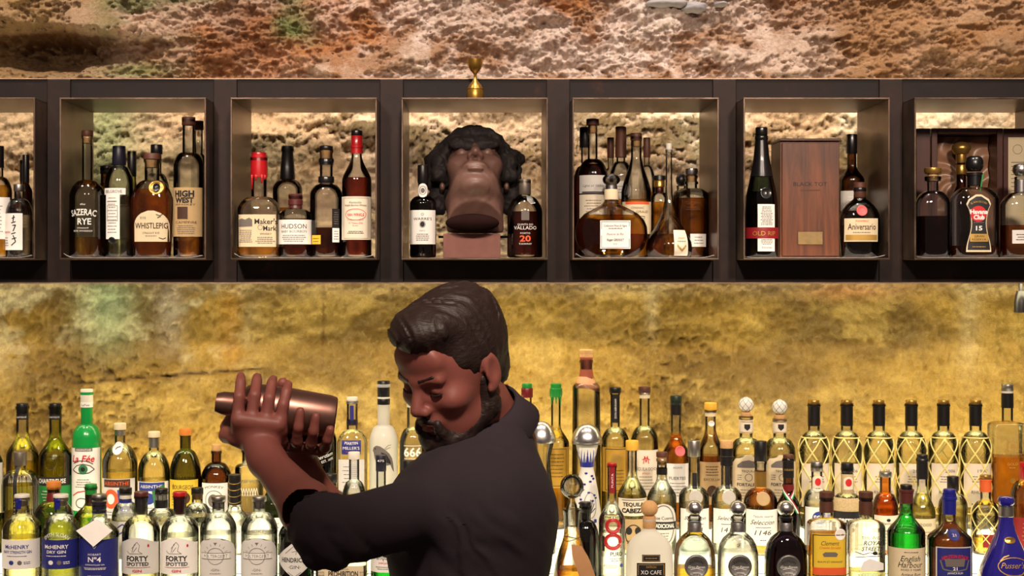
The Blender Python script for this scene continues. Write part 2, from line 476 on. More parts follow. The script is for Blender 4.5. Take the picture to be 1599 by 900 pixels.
class Bottle:
    """a bottle measured in photo pixels (centre x, heights y) and stood on its tier or cubby floor"""
    def __init__(s, label, cx, where, sh, nk, top, bw, nw, glass='g_clear', shape='round', cross='round', dep=1.0,
                 foot=None, liq=None, level=None, name='spirit_bottle', cat='bottle', group=None, prof=None, lip=1.12, rz=0, dy=0.0, shell=True, taper=0):
        if isinstance(where, int):
            s.Y, _ = TIERS[where]; zb = Z_TIER[where] + 0.0006
            group = group or 'bottles on the lit back bar'
        else:
            s.Y = where; zb = Z_CUBBY + LINER + 0.0006
            group = group or 'bottles in the wall shelf'
        s.k = s.Y / F
        s.base = VY + (EYE - zb) / s.k
        s.cx = cx
        s.root = thing(name, label, cat, ((cx - VX) * s.k, s.Y + dy, zb), group, rz)
        ALL_BOTTLES.append(s)
        s.n = {'round': 2.0, 'sq': 7.0, 'flat': 2.7, 'soft': 3.6}[cross]
        s.dep = dep; s.bw = bw / 2; s.nw = nw / 2
        foot = bw if foot is None else foot
        pts = []                                                  # (y px, half width px)
        if prof:
            pts = [(min(y, s.base - 0.02 * i), w / 2) for i, (y, w) in enumerate(prof)]
        else:
            pts = [(s.base, foot / 2 * 0.90), (s.base - 1.2, foot / 2 * 0.97), (s.base - 3.5, foot / 2)]
            for t in (0.33, 0.66): pts.append((s.base + (sh - s.base) * t, foot / 2 + (bw - foot) / 2 * t))
            N = 12
            for i in range(N + 1):
                q = i / N
                if shape == 'round': f = math.sqrt(max(0, 1 - q ** 2.0)) * 0.86 + 0.14 * (0.5 + 0.5 * math.cos(PI * q))
                elif shape == 'slope': f = 0.5 + 0.5 * math.cos(PI * q ** 0.9)
                elif shape == 'cone': f = (1 - q) * 0.6 + 0.4 * (0.5 + 0.5 * math.cos(PI * q))
                elif shape == 'square': f = max(0, 1 - q ** 5) ** 0.6
                elif shape == 'long': f = 0.5 + 0.5 * math.cos(PI * q ** 0.65)
                else: f = 1 - q
                pts.append((sh + (nk - sh) * q, s.nw + (s.bw - s.nw) * f))
            pts.append((nk + (top - nk) * 0.5, s.nw))
            if lip:
                pts += [(top + 5, s.nw), (top + 4.5, s.nw * lip), (top + 0.6, s.nw * lip), (top, s.nw * lip * 0.92)]
            else:
                pts += [(top, s.nw)]
        s.pts = sorted(pts, key=lambda p: -p[0])
        s.top = top
        s.zs = np.array([s.z(p[0]) for p in s.pts]); s.rs = np.array([p[1] * s.k for p in s.pts])
        if shell:
            rings = [s.ring(z, r) for z, r in zip(s.zs, s.rs)]
            v, f = rings_geo(rings, 40)
            sharp(mesh('glass_body', v, f, glass, s.root), 50)
        if liq: s.fill(liq, level)
    def z(s, y): return (s.base - y) * s.k
    def rad(s, z): return float(np.interp(z, s.zs, s.rs))
    def ring(s, z, r, grow=0.0):
        bw, nw = s.bw * s.k, s.nw * s.k
        q = min(1, max(0, (r - nw) / max(1e-6, bw - nw)))
        q = q * q * (3 - 2 * q)
        n = 2 + (s.n - 2) * q
        d = 1 + (s.dep - 1) * q
        return (z, r + grow, r * d + grow, n)
    def surf(s, x, z, off):
        """point of the front surface at sideways x (flat measure) and height z"""
        _, a, b, n = s.ring(z, s.rad(z))
        if n < 2.3:
            t = max(-1.5, min(1.5, x / a))
            return ((a + off) * math.sin(t), -(b + off) * math.cos(t), z)
        u = min(0.999, abs(x / a))
        return (x, -b * (1 - u ** n) ** (1 / n) - off, z)
    def flatw(s, hw_px, y):
        """flat half width that shows as hw_px"""
        z = s.z(y); _, a, b, n = s.ring(z, s.rad(z)); w = hw_px * s.k
        if n < 2.3: return a * math.asin(min(0.998, w / a))
        return min(w, a * 0.995)
    def fill(s, m, level):
        zl = s.z(level)
        zs = [0.006] + [z for z in s.zs if 0.009 < z < zl - 0.003] + [zl]
        rings = []
        for i, z in enumerate(zs):
            r = s.rad(z) * 0.955 * (0.93 if i == 0 else 1)
            zz, a, b, n = s.ring(z, r)
            rings.append((zz, a, b, n))
        v, f = rings_geo(rings, 36)
        sharp(mesh('liquid', v, f, m, s.root), 45)
        return s
    def lat(s, name, m, pts, seg=24):
        """turned piece: (y px, full width px) top to bottom"""
        prof = [(s.z(y), w / 2 * s.k) for y, w in reversed(pts)]
        o = lathe(name, prof, m, s.root, seg)
        return s
    def cap(s, y0, y1, w0, m, w1=None, name='cap'):
        w1 = w1 or w0
        e = min(1.0, (y1 - y0) * 0.15)
        s.lat(name, m, [(y0, w0 * 0.88), (y0 + e * 0.4, w0 * 0.97), (y0 + e, w0), (y1 - e * 0.5, w1), (y1, w1 * 0.97)])
        return s
    def ball(s, cy, rx, ry, m, name='stopper', n=14):
        pts = []
        for i in range(n + 1):
            a = PI * (i / n)
            pts.append((cy - ry * math.cos(a), max(0.3, 2 * rx * math.sin(a))))
        return s.lat(name, m, pts)
    def sleeve(s, name, m, y0, y1, off=0.0006, parent=None):
        z0, z1 = s.z(y1), s.z(y0)
        n = 8
        zs = sorted(set([z0 + (z1 - z0) * i / n for i in range(n + 1)] + [z for z in s.zs if z0 < z < z1]))
        rings = [s.ring(z, s.rad(z), off) for z in zs]
        v, f = rings_geo(rings, 40, False, False)
        sharp(mesh(name, v, f, m, s.root), 50)
        return s
    def label(s, m, y0, y1, w, prints=(), dx=0, shape='rect', name='label', off=0.0007, border=None):
        """paper label between heights y0..y1, w px wide, with print on it"""
        NY = 12 if shape != 'rect' else 6; NX = 16
        if NY == 6 and abs(s.rad(s.z(y0)) - s.rad(s.z(y1))) > 1e-4: NY = 12
        ym = (y0 + y1) / 2
        W0 = s.flatw(w / 2, ym); D0 = math.copysign(s.flatw(abs(dx), ym), dx) if dx else 0
        V, Fc = [], []
        for j in range(NY + 1):
            t = j / NY
            if shape in ('oval', 'diamond'): t = 0.5 - 0.5 * math.cos(PI * t) if shape == 'oval' else t
            z = s.z(y0) + (s.z(y1) - s.z(y0)) * t
            hw = W0
            if shape == 'oval': hw = W0 * math.sqrt(max(0.0004, 1 - (2 * t - 1) ** 2))
            elif shape == 'diamond': hw = W0 * max(0.01, 1 - abs(2 * t - 1))
            elif shape == 'arch':
                q = t * (y1 - y0) / (w * 0.42)
                hw = W0 * (math.sqrt(max(0.03, 1 - (1 - q) ** 2)) if q < 1 else 1)
            elif shape == 'keyhole': hw = W0 * (0.80 + 0.20 * math.cos(2 * PI * t * 1.0)) if t > 0.2 else W0 * math.sqrt(max(0.05, 1 - (1 - t / 0.2) ** 2))
            elif shape == 'wave': hw = W0
            for i in range(NX + 1):
                x = D0 + hw * (2 * i / NX - 1)
                zz = z
                if shape == 'wave' and j == 0: zz += abs(s.z(y0) - s.z(y1)) * 0.09 * math.cos((2 * i / NX - 1) * PI * 1.0)
                V.append(s.surf(x, zz, off))
        for j in range(NY):
            for i in range(NX):
                a = j * (NX + 1) + i
                Fc.append((a, a + NX + 1, a + NX + 2, a + 1))
        o = mesh(name, V, Fc, m, s.root)
        s.prints(prints, D0, o, off)
        return s
    def prints(s, prints, D0=0.0, parent=None, off=0.0004):
        """flat print; each colour becomes one lettering mesh"""
        by = {}
        k = s.k
        for p in prints:
            kind = p[0]
            if kind == '~':            # rows of small print: y0 y1 rows width ink dx
                _, y0, y1, rows, w, ink = p[:6]; dx = p[6] if len(p) > 6 else 0
                g = []
                r2 = random.Random(int(y0 * 31 + w * 7))
                for i in range(rows):
                    y = y0 + (y1 - y0) * (i + 0.5) / rows; h = min(1.1, (y1 - y0) / rows * 0.45)
                    ww = w * r2.uniform(0.7, 1.0); x = -ww / 2
                    while x < ww / 2 - 0.8:
                        l = min(r2.uniform(1.5, 4.5), ww / 2 - x)
                        g.append(rect2((x + dx) * k, (x + l) * k + dx * k, s.z(y + h / 2), s.z(y - h / 2)))
                        x += l + 0.7
            elif kind == 'rect':       # x0 x1 y0 y1 ink
                _, x0, x1, y0, y1, ink = p
                g = [rect2(x0 * k, x1 * k, s.z(y1), s.z(y0))]
            elif kind == 'frame':
                _, x0, x1, y0, y1, t, ink = p
                g = [rect2(x0 * k, x1 * k, s.z(y0 + t), s.z(y0)), rect2(x0 * k, x1 * k, s.z(y1), s.z(y1 - t)),
                     rect2(x0 * k, (x0 + t) * k, s.z(y1), s.z(y0)), rect2((x1 - t) * k, x1 * k, s.z(y1), s.z(y0))]
            elif kind == 'ring':
                _, x, y, rx, ry, t, ink = p
                g = [ring2(x * k, s.z(y), rx * k, ry * k, t * k)]
            elif kind == 'disc':
                _, x, y, rx, ry, ink = p
                g = [disc2(x * k, s.z(y), rx * k, ry * k)]
            elif kind == 'poly':
                _, pts, ink = p
                g = [poly2([(x * k, s.z(y)) for x, y in pts])]
            elif kind == 'strokes':     # list of polylines, thickness
                _, lines, t, ink = p
                g = []
                for ln in lines:
                    for (xa, ya), (xb, yb) in zip(ln[:-1], ln[1:]):
                        dx_, dy_ = xb - xa, yb - ya; L = math.hypot(dx_, dy_) or 1
                        nx_, ny_ = -dy_ / L * t / 2, dx_ / L * t / 2
                        g.append(poly2([((xa + nx_) * k, s.z(ya + ny_)), ((xb + nx_) * k, s.z(yb + ny_)), ((xb - nx_) * k, s.z(yb - ny_)), ((xa - nx_) * k, s.z(ya - ny_))]))
            else:                       # text: string y h w ink opts
                txt, y, h, w, ink = p[:5]
                op = dict(p[5]) if len(p) > 5 else {}
                dx = op.pop('dx', 0)
                if 'arc' in op: op['arc'] *= k
                v, f = layout(txt, h * k, w * k if w else None, **op)
                if not len(v): continue
                v = v + np.array([dx * k, s.z(y)])
                g = [(v, f)]
            by.setdefault(ink, []).extend(g)
        for lift, (ink, g) in enumerate(by.items()):
            for gg in ([[q] for q in g] if len(g) <= 3 else [g]):
              V, Fc = [], []
              for v, f in gg:
                v = np.array(v)
                v, f = slice_x(v, f, 0.005)
                o = len(V)
                V += [s.surf(p[0] + D0, p[1], off + 0.0005 + 0.0002 * lift) for p in v]
                Fc += [tuple(i + o for i in q) for q in f]
              mesh('print', V, Fc, ink, parent if parent is not None else s.root)
        return s
    def medal(s, y, r, m, name='medallion', dx=0, ry=None, th=0.003, prints=()):
        """raised round seal on the front"""
        ry = ry or r
        z = s.z(y); k = s.k
        V, Fc = [], []
        n = 24
        prof = [(1.0, 0.0), (0.97, th * 0.8), (0.86, th), (0.80, th * 0.72), (0.0, th * 0.75)]
        for rr, h in prof:
            for i in range(n):
                a = 2 * PI * i / n
                x = dx * k + r * k * rr * math.cos(a); zz = z + ry * k * rr * math.sin(a)
                V.append(s.surf(x, zz, 0.0004 + h))
        for j in range(len(prof) - 1):
            for i in range(n):
                i2 = (i + 1) % n
                Fc.append((j * n + i, j * n + i2, (j + 1) * n + i2, (j + 1) * n + i))
        o = mesh(name, V, Fc, m, s.root)
        s.prints(prints, 0.0, o, th * 0.9)
        return s
    def add(s, name, v, f, m, smooth=True):
        return mesh(name, v, f, m, s.root, smooth)

# ------------------------------------------------------------------ rock wall
def vnoise(x, z, seed):
    xi = np.floor(x).astype(np.int64); zi = np.floor(z).astype(np.int64)
    fx, fz = x - xi, z - zi
    fx = fx * fx * fx * (fx * (fx * 6 - 15) + 10); fz = fz * fz * fz * (fz * (fz * 6 - 15) + 10)
    def h(a, b):
        n = (a * 374761393 + b * 668265263 + seed * 1442695041) & 0xffffffff
        n = ((n ^ (n >> 13)) * 1274126177) & 0xffffffff
        return ((n ^ (n >> 16)) & 0xffff) / 65535.0
    return (h(xi, zi) * (1 - fx) + h(xi + 1, zi) * fx) * (1 - fz) + (h(xi, zi + 1) * (1 - fx) + h(xi + 1, zi + 1) * fx) * fz
def fbm(x, z, seed, octv=5, gain=0.55):
    s, a, t = 0, 1.0, 0
    for i in range(octv):
        c, q = math.cos(0.6 * i), math.sin(0.6 * i)
        s = s + a * vnoise((x * c - z * q) * 2 ** i, (x * q + z * c) * 2 ** i, seed + i * 17); t += a; a *= gain
    return s / t
def fbm_axis(x, z, seed, octv=5, gain=0.55):
    s, a, t = 0, 1.0, 0
    for i in range(octv):
        s = s + a * vnoise(x * 2 ** i + 0.37 * i, z * 2 ** i + 0.71 * i, seed + i * 17); t += a; a *= gain
    return s / t
def sst(a, b, x):
    t = np.clip((x - a) / (b - a), 0, 1)
    return t * t * (3 - 2 * t)
WALL_Y = 4.05
def build_wall():
    xs = np.concatenate([np.arange(-2.3, -1.45, 0.02), np.arange(-1.45, 1.65, 0.0036), np.arange(1.65, 2.5, 0.02)])
    zs = np.concatenate([np.arange(0.0, 1.0, 0.05), np.arange(1.0, 1.68, 0.006), np.arange(1.68, 2.20, 0.005), np.arange(2.20, 2.50, 0.003), np.arange(2.50, 3.25, 0.02)])
    X, Z = np.meshgrid(xs, zs)
    upper = sst(1.64, 1.76, Z)
    px = VX + X / 4.0 * F; py = VY - (Z - EYE) / 4.0 * F       # where this rock shows in the photo, for its patches of colour
    warp = fbm(X * 2.2, Z * 2.2, 91, 4) - 0.5
    # rough quarried face above: strata, lumps, pits
    strata = fbm_axis(X * 2.5 + warp * 1.5, Z * 19 - X * 2.6 + warp * 5, 3, 5, 0.6)
    lumps = fbm(X * 6, Z * 9, 11, 6, 0.58)
    grain = fbm(X * 42, Z * 48, 23, 4, 0.62)
    ridge = 1 - np.abs(2 * fbm(X * 5 + warp, Z * 12, 37, 5, 0.6) - 1)
    pit = sst(0.66, 0.80, fbm(X * 13, Z * 16, 47, 4))
    rough = (strata - 0.5) * 0.075 + (lumps - 0.5) * 0.07 + (grain - 0.5) * 0.052 + (ridge - 0.6) * 0.035 - pit * 0.024
    crust = 1 - np.abs(2 * fbm(X * 105, Z * 130, 29, 3, 0.6) - 1)
    crust2 = 1 - np.abs(2 * fbm(X * 34 + Z * 9, Z * 52 - X * 9, 31, 3, 0.6) - 1)
    rough = rough + (crust - 0.7) * 0.020 + (crust2 - 0.7) * 0.026
    calm = (1 - 0.30 * sst(1300, 1420, px)) * (1 - 0.45 * sst(2.19, 2.15, Z))
    big = sst(0.50, 0.62, fbm(X * 1.5 + 3, Z * 3.2, 53, 3)) * 0.045
    d_up = rough * calm + big
    # left hollow under a brow of rock
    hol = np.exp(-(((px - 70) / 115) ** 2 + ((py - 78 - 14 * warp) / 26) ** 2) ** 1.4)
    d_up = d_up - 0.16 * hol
    d_up = d_up + 0.07 * sst(330, 150, px) * sst(60, 28, py + (px - 60) * -0.10) - 0.03 * sst(150, 60, px)
    # dressed, flaking face below
    soft = fbm(X * 2.5, Z * 2.5, 61, 4); flake = fbm(X * 9 + warp * 2, Z * 16, 67, 5, 0.55)
    fine = fbm(X * 50, Z * 60, 71, 3, 0.6)
    fl_mask = np.maximum(sst(0.40, 0.58, fbm(X * 2.3 + 5, Z * 3.0, 73, 3)) * sst(1330, 1180, px) * sst(880, 960, px), 0.8 * sst(360, 180, px) * sst(0.35, 0.6, fbm(X * 3, Z * 3, 79, 3)))
    d_lo = (soft - 0.5) * 0.05 + (flake - 0.5) * (0.020 + 0.034 * fl_mask) + (fine - 0.5) * (0.014 + 0.020 * fl_mask) + (grain - 0.5) * (0.010 + 0.02 * fl_mask)
    left = sst(420, 330, px)
    d_lo = d_lo + left * ((lumps - 0.5) * 0.03 + (grain - 0.5) * 0.014 * sst(200, 60, px) + (fine - 0.5) * 0.008)
    crack = np.exp(-((py - (598 - 0.075 * (px - 120) + 8 * warp)) / 2.2) ** 2) * sst(100, 125, px) * sst(430, 380, px)
    crack2 = np.exp(-((px - (121 + 6 * warp)) / 1.6) ** 2) * sst(640, 600, py) * sst(440, 470, py)
    crack3 = np.exp(-((px - (505 - 0.03 * (py - 440) + 12 * warp)) / 2.5) ** 2) * sst(600, 520, py)
    d_lo = d_lo + (crust - 0.7) * (0.006 + 0.008 * fl_mask) + (crust2 - 0.7) * (0.006 + 0.012 * fl_mask)
    d_lo = d_lo - 0.016 * crack - 0.006 * crack2 - 0.005 * crack3
    d_lo = d_lo + 0.03 * sst(1050, 1330, px) * sst(620, 430, py) * 0.4
    d = d_up * upper + d_lo * (1 - upper)
    edge = sst(2.56, 2.7, Z)
    Y = WALL_Y - d - 0.02
    Y = np.where(Z > 1.66, np.maximum(Y, 3.965), Y)
    Y = np.maximum(Y, 3.925)
    # ---------- stone colours, with some light, reflection and shade painted in
    def C(*c): return np.array(srgb(*c))
    def mixc(a, b, t): return a * (1 - t[..., None]) + b * t[..., None]
    n1 = fbm(X * 3.1, Z * 4.3, 101, 5); n2 = fbm(X * 7 + 2, Z * 10, 103, 5, 0.6); n3 = fbm(X * 26, Z * 30, 107, 4, 0.6)
    one = np.ones_like(X)
    up = mixc(C(170, 132, 102) * one[..., None], C(196, 166, 142), sst(0.36, 0.66, n2))
    up = mixc(up, C(168, 108, 56), sst(0.52, 0.66, n1) * 0.85)
    creamy = np.exp(-((px - 1000) / 240) ** 2) * 0.75 + np.exp(-((px - 620) / 130) ** 2) * 0.5
    up = mixc(up, C(222, 204, 192), np.clip(creamy * sst(0.36, 0.58, n2 * 0.6 + n3 * 0.4) * 1.1, 0, 1))
    up = mixc(up, C(140, 94, 60), sst(0.5, 0.62, fbm(X * 4, Z * 9, 109, 4)) * sst(230, 330, px) * sst(470, 420, px) * 0.55)
    up = mixc(up, C(112, 116, 70), sst(0.40, 0.56, fbm(X * 3, Z * 8, 113, 4)) * sst(120, 180, px) * sst(520, 440, px) * 0.85)
    up = mixc(up, C(116, 120, 66), np.exp(-((px - 205) / 75) ** 2 - ((py - 108) / 16) ** 2) * 0.9)
    up = mixc(up, C(104, 112, 58), np.exp(-((px - 455) / 28) ** 2 - ((py - 45) / 18) ** 2) * 0.9)
    up = mixc(up, C(142, 112, 66), sst(210, 60, px) * 0.85)
    up = mixc(up, C(92, 66, 38), np.clip(hol * 1.3, 0, 1) * 0.7)  # shade of the left hollow painted in as darker rock
    up = mixc(up, C(150, 110, 64), sst(1230, 1360, px + 160 * (n1 - 0.5)) * 0.68)
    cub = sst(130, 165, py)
    up = mixc(up, C(204, 176, 138), cub * 0.7)  # rock seen through the boxes painted lighter, standing in for light on it
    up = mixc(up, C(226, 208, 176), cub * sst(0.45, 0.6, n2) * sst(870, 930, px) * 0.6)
    up = mixc(up, C(140, 150, 100), cub * np.exp(-((px - 160) / 45) ** 2) * 0.8)
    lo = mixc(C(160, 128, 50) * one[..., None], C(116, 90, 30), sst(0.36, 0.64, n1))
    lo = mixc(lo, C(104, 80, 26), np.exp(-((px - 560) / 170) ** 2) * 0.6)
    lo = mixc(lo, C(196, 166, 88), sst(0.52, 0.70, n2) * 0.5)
    lo = mixc(lo, C(196, 184, 150), left * sst(0.42, 0.56, n2) * sst(620, 470, py) * 0.9)  # whitish sparkle of the left side painted as paler rock
    lo = mixc(lo, C(150, 180, 140), np.exp(-((px - 165) / 42) ** 2) * sst(600, 450, py) * 0.75)  # greenish-white lamp light at the top left, put into the colour
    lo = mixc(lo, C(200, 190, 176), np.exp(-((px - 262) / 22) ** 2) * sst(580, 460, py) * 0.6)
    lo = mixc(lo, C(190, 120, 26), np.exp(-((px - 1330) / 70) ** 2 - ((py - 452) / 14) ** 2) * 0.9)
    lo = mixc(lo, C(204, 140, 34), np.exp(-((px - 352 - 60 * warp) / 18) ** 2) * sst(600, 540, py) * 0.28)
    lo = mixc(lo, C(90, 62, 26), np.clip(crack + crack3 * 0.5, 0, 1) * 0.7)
    lo = mixc(lo, C(216, 200, 160), np.exp(-((px - 1515) / 16) ** 2) * sst(640, 480, py) * 0.35)  # pale strip: a reflection painted onto the rock
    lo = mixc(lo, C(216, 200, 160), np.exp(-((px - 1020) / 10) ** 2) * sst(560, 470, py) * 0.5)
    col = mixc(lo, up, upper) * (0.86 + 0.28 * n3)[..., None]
    ny, nx = X.shape
    V = np.stack([X, Y, Z], -1).reshape(-1, 3)
    idx = np.arange(ny * nx).reshape(ny, nx)
    Q = np.stack([idx[:-1, :-1], idx[:-1, 1:], idx[1:, 1:], idx[1:, :-1]], -1).reshape(-1, 4)
    me = bpy.data.meshes.new('wall_back')
    me.vertices.add(len(V)); me.vertices.foreach_set('co', V.astype(np.float32).ravel())
    me.loops.add(Q.size); me.loops.foreach_set('vertex_index', Q.astype(np.int32).ravel())
    me.polygons.add(len(Q))
    me.polygons.foreach_set('loop_start', np.arange(0, Q.size, 4, dtype=np.int32))
    me.update(calc_edges=True)
    at = me.attributes.new('stone', 'FLOAT_COLOR', 'POINT')
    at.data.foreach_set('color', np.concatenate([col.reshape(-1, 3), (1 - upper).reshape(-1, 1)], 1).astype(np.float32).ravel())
    m, nt, out = newmat('rock')
    b = node(nt, 'ShaderNodeBsdfPrincipled')
    nt.links.new(b.outputs[0], out.inputs[0])
    a = node(nt, 'ShaderNodeAttribute', attribute_name='stone')
    g = node(nt, 'ShaderNodeNewGeometry')
    nz = node(nt, 'ShaderNodeTexNoise', Scale=120.0, Detail=6.0, Roughness=0.7)
    nt.links.new(g.outputs['Position'], nz.inputs['Vector'])
    n4 = node(nt, 'ShaderNodeTexNoise', Scale=420.0, Detail=3.0, Roughness=0.6)
    nt.links.new(g.outputs['Position'], n4.inputs['Vector'])
    mr = node(nt, 'ShaderNodeMapRange'); mr.inputs['From Min'].default_value = 0.3; mr.inputs['From Max'].default_value = 0.7
    mr.inputs['To Min'].default_value = 0.72; mr.inputs['To Max'].default_value = 1.16
    nt.links.new(nz.outputs[0], mr.inputs[0])
    mx = node(nt, 'ShaderNodeVectorMath', operation='SCALE')
    nt.links.new(a.outputs['Color'], mx.inputs[0]); nt.links.new(mr.outputs[0], mx.inputs['Scale'])
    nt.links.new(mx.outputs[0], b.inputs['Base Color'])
    rr = node(nt, 'ShaderNodeMapRange'); rr.inputs['To Min'].default_value = 0.92; rr.inputs['To Max'].default_value = 0.32   # the lower stone is sealed
    nt.links.new(a.outputs['Alpha'], rr.inputs[0]); nt.links.new(rr.outputs[0], b.inputs['Roughness'])
    bp = node(nt, 'ShaderNodeBump', Strength=0.75, Distance=0.008)
    ad = node(nt, 'ShaderNodeMath', operation='ADD'); nt.links.new(nz.outputs[0], ad.inputs[0])
    sc_ = node(nt, 'ShaderNodeMath', operation='MULTIPLY'); sc_.inputs[1].default_value = 0.4
    nt.links.new(n4.outputs[0], sc_.inputs[0]); nt.links.new(sc_.outputs[0], ad.inputs[1])
    nt.links.new(ad.outputs[0], bp.inputs['Height']); nt.links.new(bp.outputs[0], b.inputs['Normal'])
    o = link('wall_back', me, 'rock')
    tag(o, 'rough quarried sandstone wall, golden and smoother below the steel shelf', None, kind='structure')
    return o
WALL = build_wall()
def lump(name, px, py, w, h, parent, seed):
    c = P(px, py, 3.94)
    r2 = random.Random(seed); v, f = [], []
    n, m = 18, 5
    wob = [r2.uniform(0.8, 1.15) for _ in range(n)]
    for j in range(m):
        q = j / (m - 1)
        for i in range(n):
            a = 2 * PI * i / n
            rr = math.cos(q * PI / 2 * 0.97) * wob[i]
            v.append((c.x + w / 2 * rr * math.cos(a), c.y + 0.03 - 0.035 * math.sin(q * PI / 2), c.z + h / 2 * rr * math.sin(a)))
    for j in range(m - 1):
        for i in range(n): f.append((j * n + i, j * n + (i + 1) % n, (j + 1) * n + (i + 1) % n, (j + 1) * n + i))
    f.append(tuple((m - 1) * n + i for i in range(n)))
    o = mesh(name, v, f, 'mortar', parent)
    o['label'] = 'pale grey mortar patch'
    return o
for i, (px, py, w, h) in enumerate(((1036, 2, 52, 16), (1086, 9, 42, 20), (1062, 3, 30, 14), (1128, 4, 24, 9))):
    lump('mortar_patch', px, py, w / 600, h / 600, WALL, i)

floor = structure(box('floor', (-2.3, 0.4, -0.04), (2.5, 4.1, 0.0), 'floor_boards', None, 0))
floor['label'] = 'dark boards of the bar floor'

# ------------------------------------------------------------------ wall shelf of raw steel
PITCH, X0, BWID = 267.0, 95.5, 223.5
def zf(y, Y): return EYE - (y - VY) * Y / F
shelf = thing('wall_shelf', 'long dark raw steel wall shelf with a row of square display boxes', 'shelf', (0, FRAME_Y, zf(443, FRAME_Y)))
def sbox(name, lo, hi, m, parent, bev=0.0015):
    L = shelf.location
    if parent is not shelf: L = L + parent.location
    return box(name, [lo[i] - L[i] for i in range(3)], [hi[i] - L[i] for i in range(3)], m, parent, bev)
xl, xr = (-330 - VX) * FRAME_Y / F, (1960 - VX) * FRAME_Y / F
zt, zb_ = zf(122, FRAME_Y), zf(443, FRAME_Y)
z_ot, z_ob = zf(155, BOX_Y0), Z_CUBBY                       # inside top and floor of the boxes
TH = 0.004
sbox('top_rail', (xl, FRAME_Y + 0.004, z_ot + TH), (xr, FRAME_Y + 0.05, zt - 0.003), 'rail_steel', shelf)
sbox('top_plate', (xl, FRAME_Y + 0.0, zt - 0.003), (xr, BOX_Y1, zt), 'lit_edge_steel', shelf, 0.0006)
sbox('bottom_rail', (xl, FRAME_Y + 0.004, zb_ + 0.003), (xr, FRAME_Y + 0.05, z_ob - TH), 'rail_steel', shelf)
sbox('bottom_plate', (xl, FRAME_Y, zb_), (xr, BOX_Y1, zb_ + 0.003), 'lit_edge_steel', shelf, 0.0006)
for i in range(-1, 7):
    lx = (X0 + PITCH * i - VX) * BOX_Y0 / F; rx = lx + BWID * BOX_Y0 / F
    b = bpy.data.objects.new('display_box', None); COL.objects.link(b); b.parent = shelf
    b.location = (lx, 0, 0)
    sbox('top_panel', (lx - TH, BOX_Y0, z_ot), (rx + TH, BOX_Y1, z_ot + TH), 'box_steel', b, 0.0008)
    sbox('bottom_panel', (lx - TH, BOX_Y0, z_ob - TH), (rx + TH, BOX_Y1, z_ob), 'box_steel', b, 0.0008)
    sbox('side_panel', (lx - TH, BOX_Y0, z_ob), (lx, BOX_Y1, z_ot), 'box_steel', b, 0.0008)
    sbox('side_panel', (rx, BOX_Y0, z_ob), (rx + TH, BOX_Y1, z_ot), 'box_steel', b, 0.0008)
    nx_ = lx + PITCH * BOX_Y0 / F
    sbox('post', (rx + TH + 0.0005, FRAME_Y - 0.002, zb_ + 0.003), (nx_ - TH - 0.0005, FRAME_Y + 0.045, zt - 0.003), 'post_steel', shelf)

# ------------------------------------------------------------------ lit back bar: four stepped tiers over a cabinet
bar = thing('back_bar', 'stepped bottle display of four lit tiers below the rock wall', 'bar shelf', (0, 3.6, 0))
def bbox(name, lo, hi, m, bev=0.002):
    L = bar.location
    return box(name, [lo[i] - L[i] for i in range(3)], [hi[i] - L[i] for i in range(3)], m, bar, bev)
bx0, bx1 = (-120 - VX) * 3.6 / F, (1760 - VX) * 3.6 / F
half = 0.058
for k in (1, 2, 3, 4):
    Y = TIERS[k][0]; z = Z_TIER[k]
    y0 = Y - half; y1 = Y + (0.062 if k < 4 else 0.09)
    bbox('tread', (bx0, y0 - 0.004, z - 0.012), (bx1, y1 - 0.001, z), 'tier_acrylic')
    zlow = (Z_TIER[k - 1] if k > 1 else 0.86)
    bbox('riser', (bx0, y0, zlow + 0.001), (bx1, y0 + 0.006, z - 0.012), 'led_panel', 0)
bbox('cabinet', (bx0, 3.33, 0.0), (bx1, 3.83, 0.86), 'cabinet_wood')
bbox('back_board', (bx0, 3.832, 0.0), (bx1, 3.845, Z_TIER[4] + 0.01), 'cabinet_wood')

# small black spotlight under the right end of the shelf
sl = thing('spotlight', 'small black spotlight hanging under the right end of the steel shelf', 'lamp', P(1594, 466, 3.80))
lathe('lamp_head', [(-0.036, 0.012), (-0.034, 0.0165), (-0.01, 0.0165), (0.008, 0.013), (0.018, 0.010)], 'black_plastic', sl)
lathe('stem', [(0.014, 0.005), (zb_ - sl.location.z, 0.005)], 'black_plastic', sl, 12)

# ------------------------------------------------------------------ bottles in the wall shelf
K, G_, WH, RD, GD, BL, GN, BR, OR_ = 'ink_black', 'ink_grey', 'ink_white', 'ink_red', 'ink_gold', 'ink_blue', 'ink_green', 'ink_brown', 'ink_orange'
B = Bottle
FR, MD, BK = 3.662, 3.745, 3.815       # front, middle and back of the boxes

# box at the left edge
b = B('squat clear bottle with grey screw cap and crooked white calligraphy label', 30, FR, 334, 310, 290, 41, 15, liq='q_water', level=336, shape='round')
b.cap(288, 299, 17, 'brushed_tin', name='screw_cap').label('white_paper', 334, 391, 33, [
    ('strokes', [[(3, 342), (8, 340)], [(6, 337), (5, 347)], [(2, 349), (9, 347)], [(4, 353), (9, 352), (5, 362)], [(2, 366), (9, 364)], [(5, 368), (9, 378), (2, 384)], [(3, 374), (10, 372)]], 1.6, K),
    ('MINAGHA', 363, 3.4, 15, RD, {'dx': -7}), ('~', 370, 386, 4, 10, G_, -8)], dx=-8)
b = B('pale amber whisky bottle cut off by the left picture edge', -2, FR + 0.01, 300, 276, 229, 40, 14, liq='q_gold', level=290)
b.cap(228, 262, 16, 'black_plastic').label('white_paper', 309, 374, 38, [('~', 320, 365, 8, 26, G_)])
b = B('dark bottle with slim black cap behind the calligraphy bottle', 37, BK, 320, 288, 252, 36, 11, 'g_brown', 'slope', liq='q_dark', level=330)
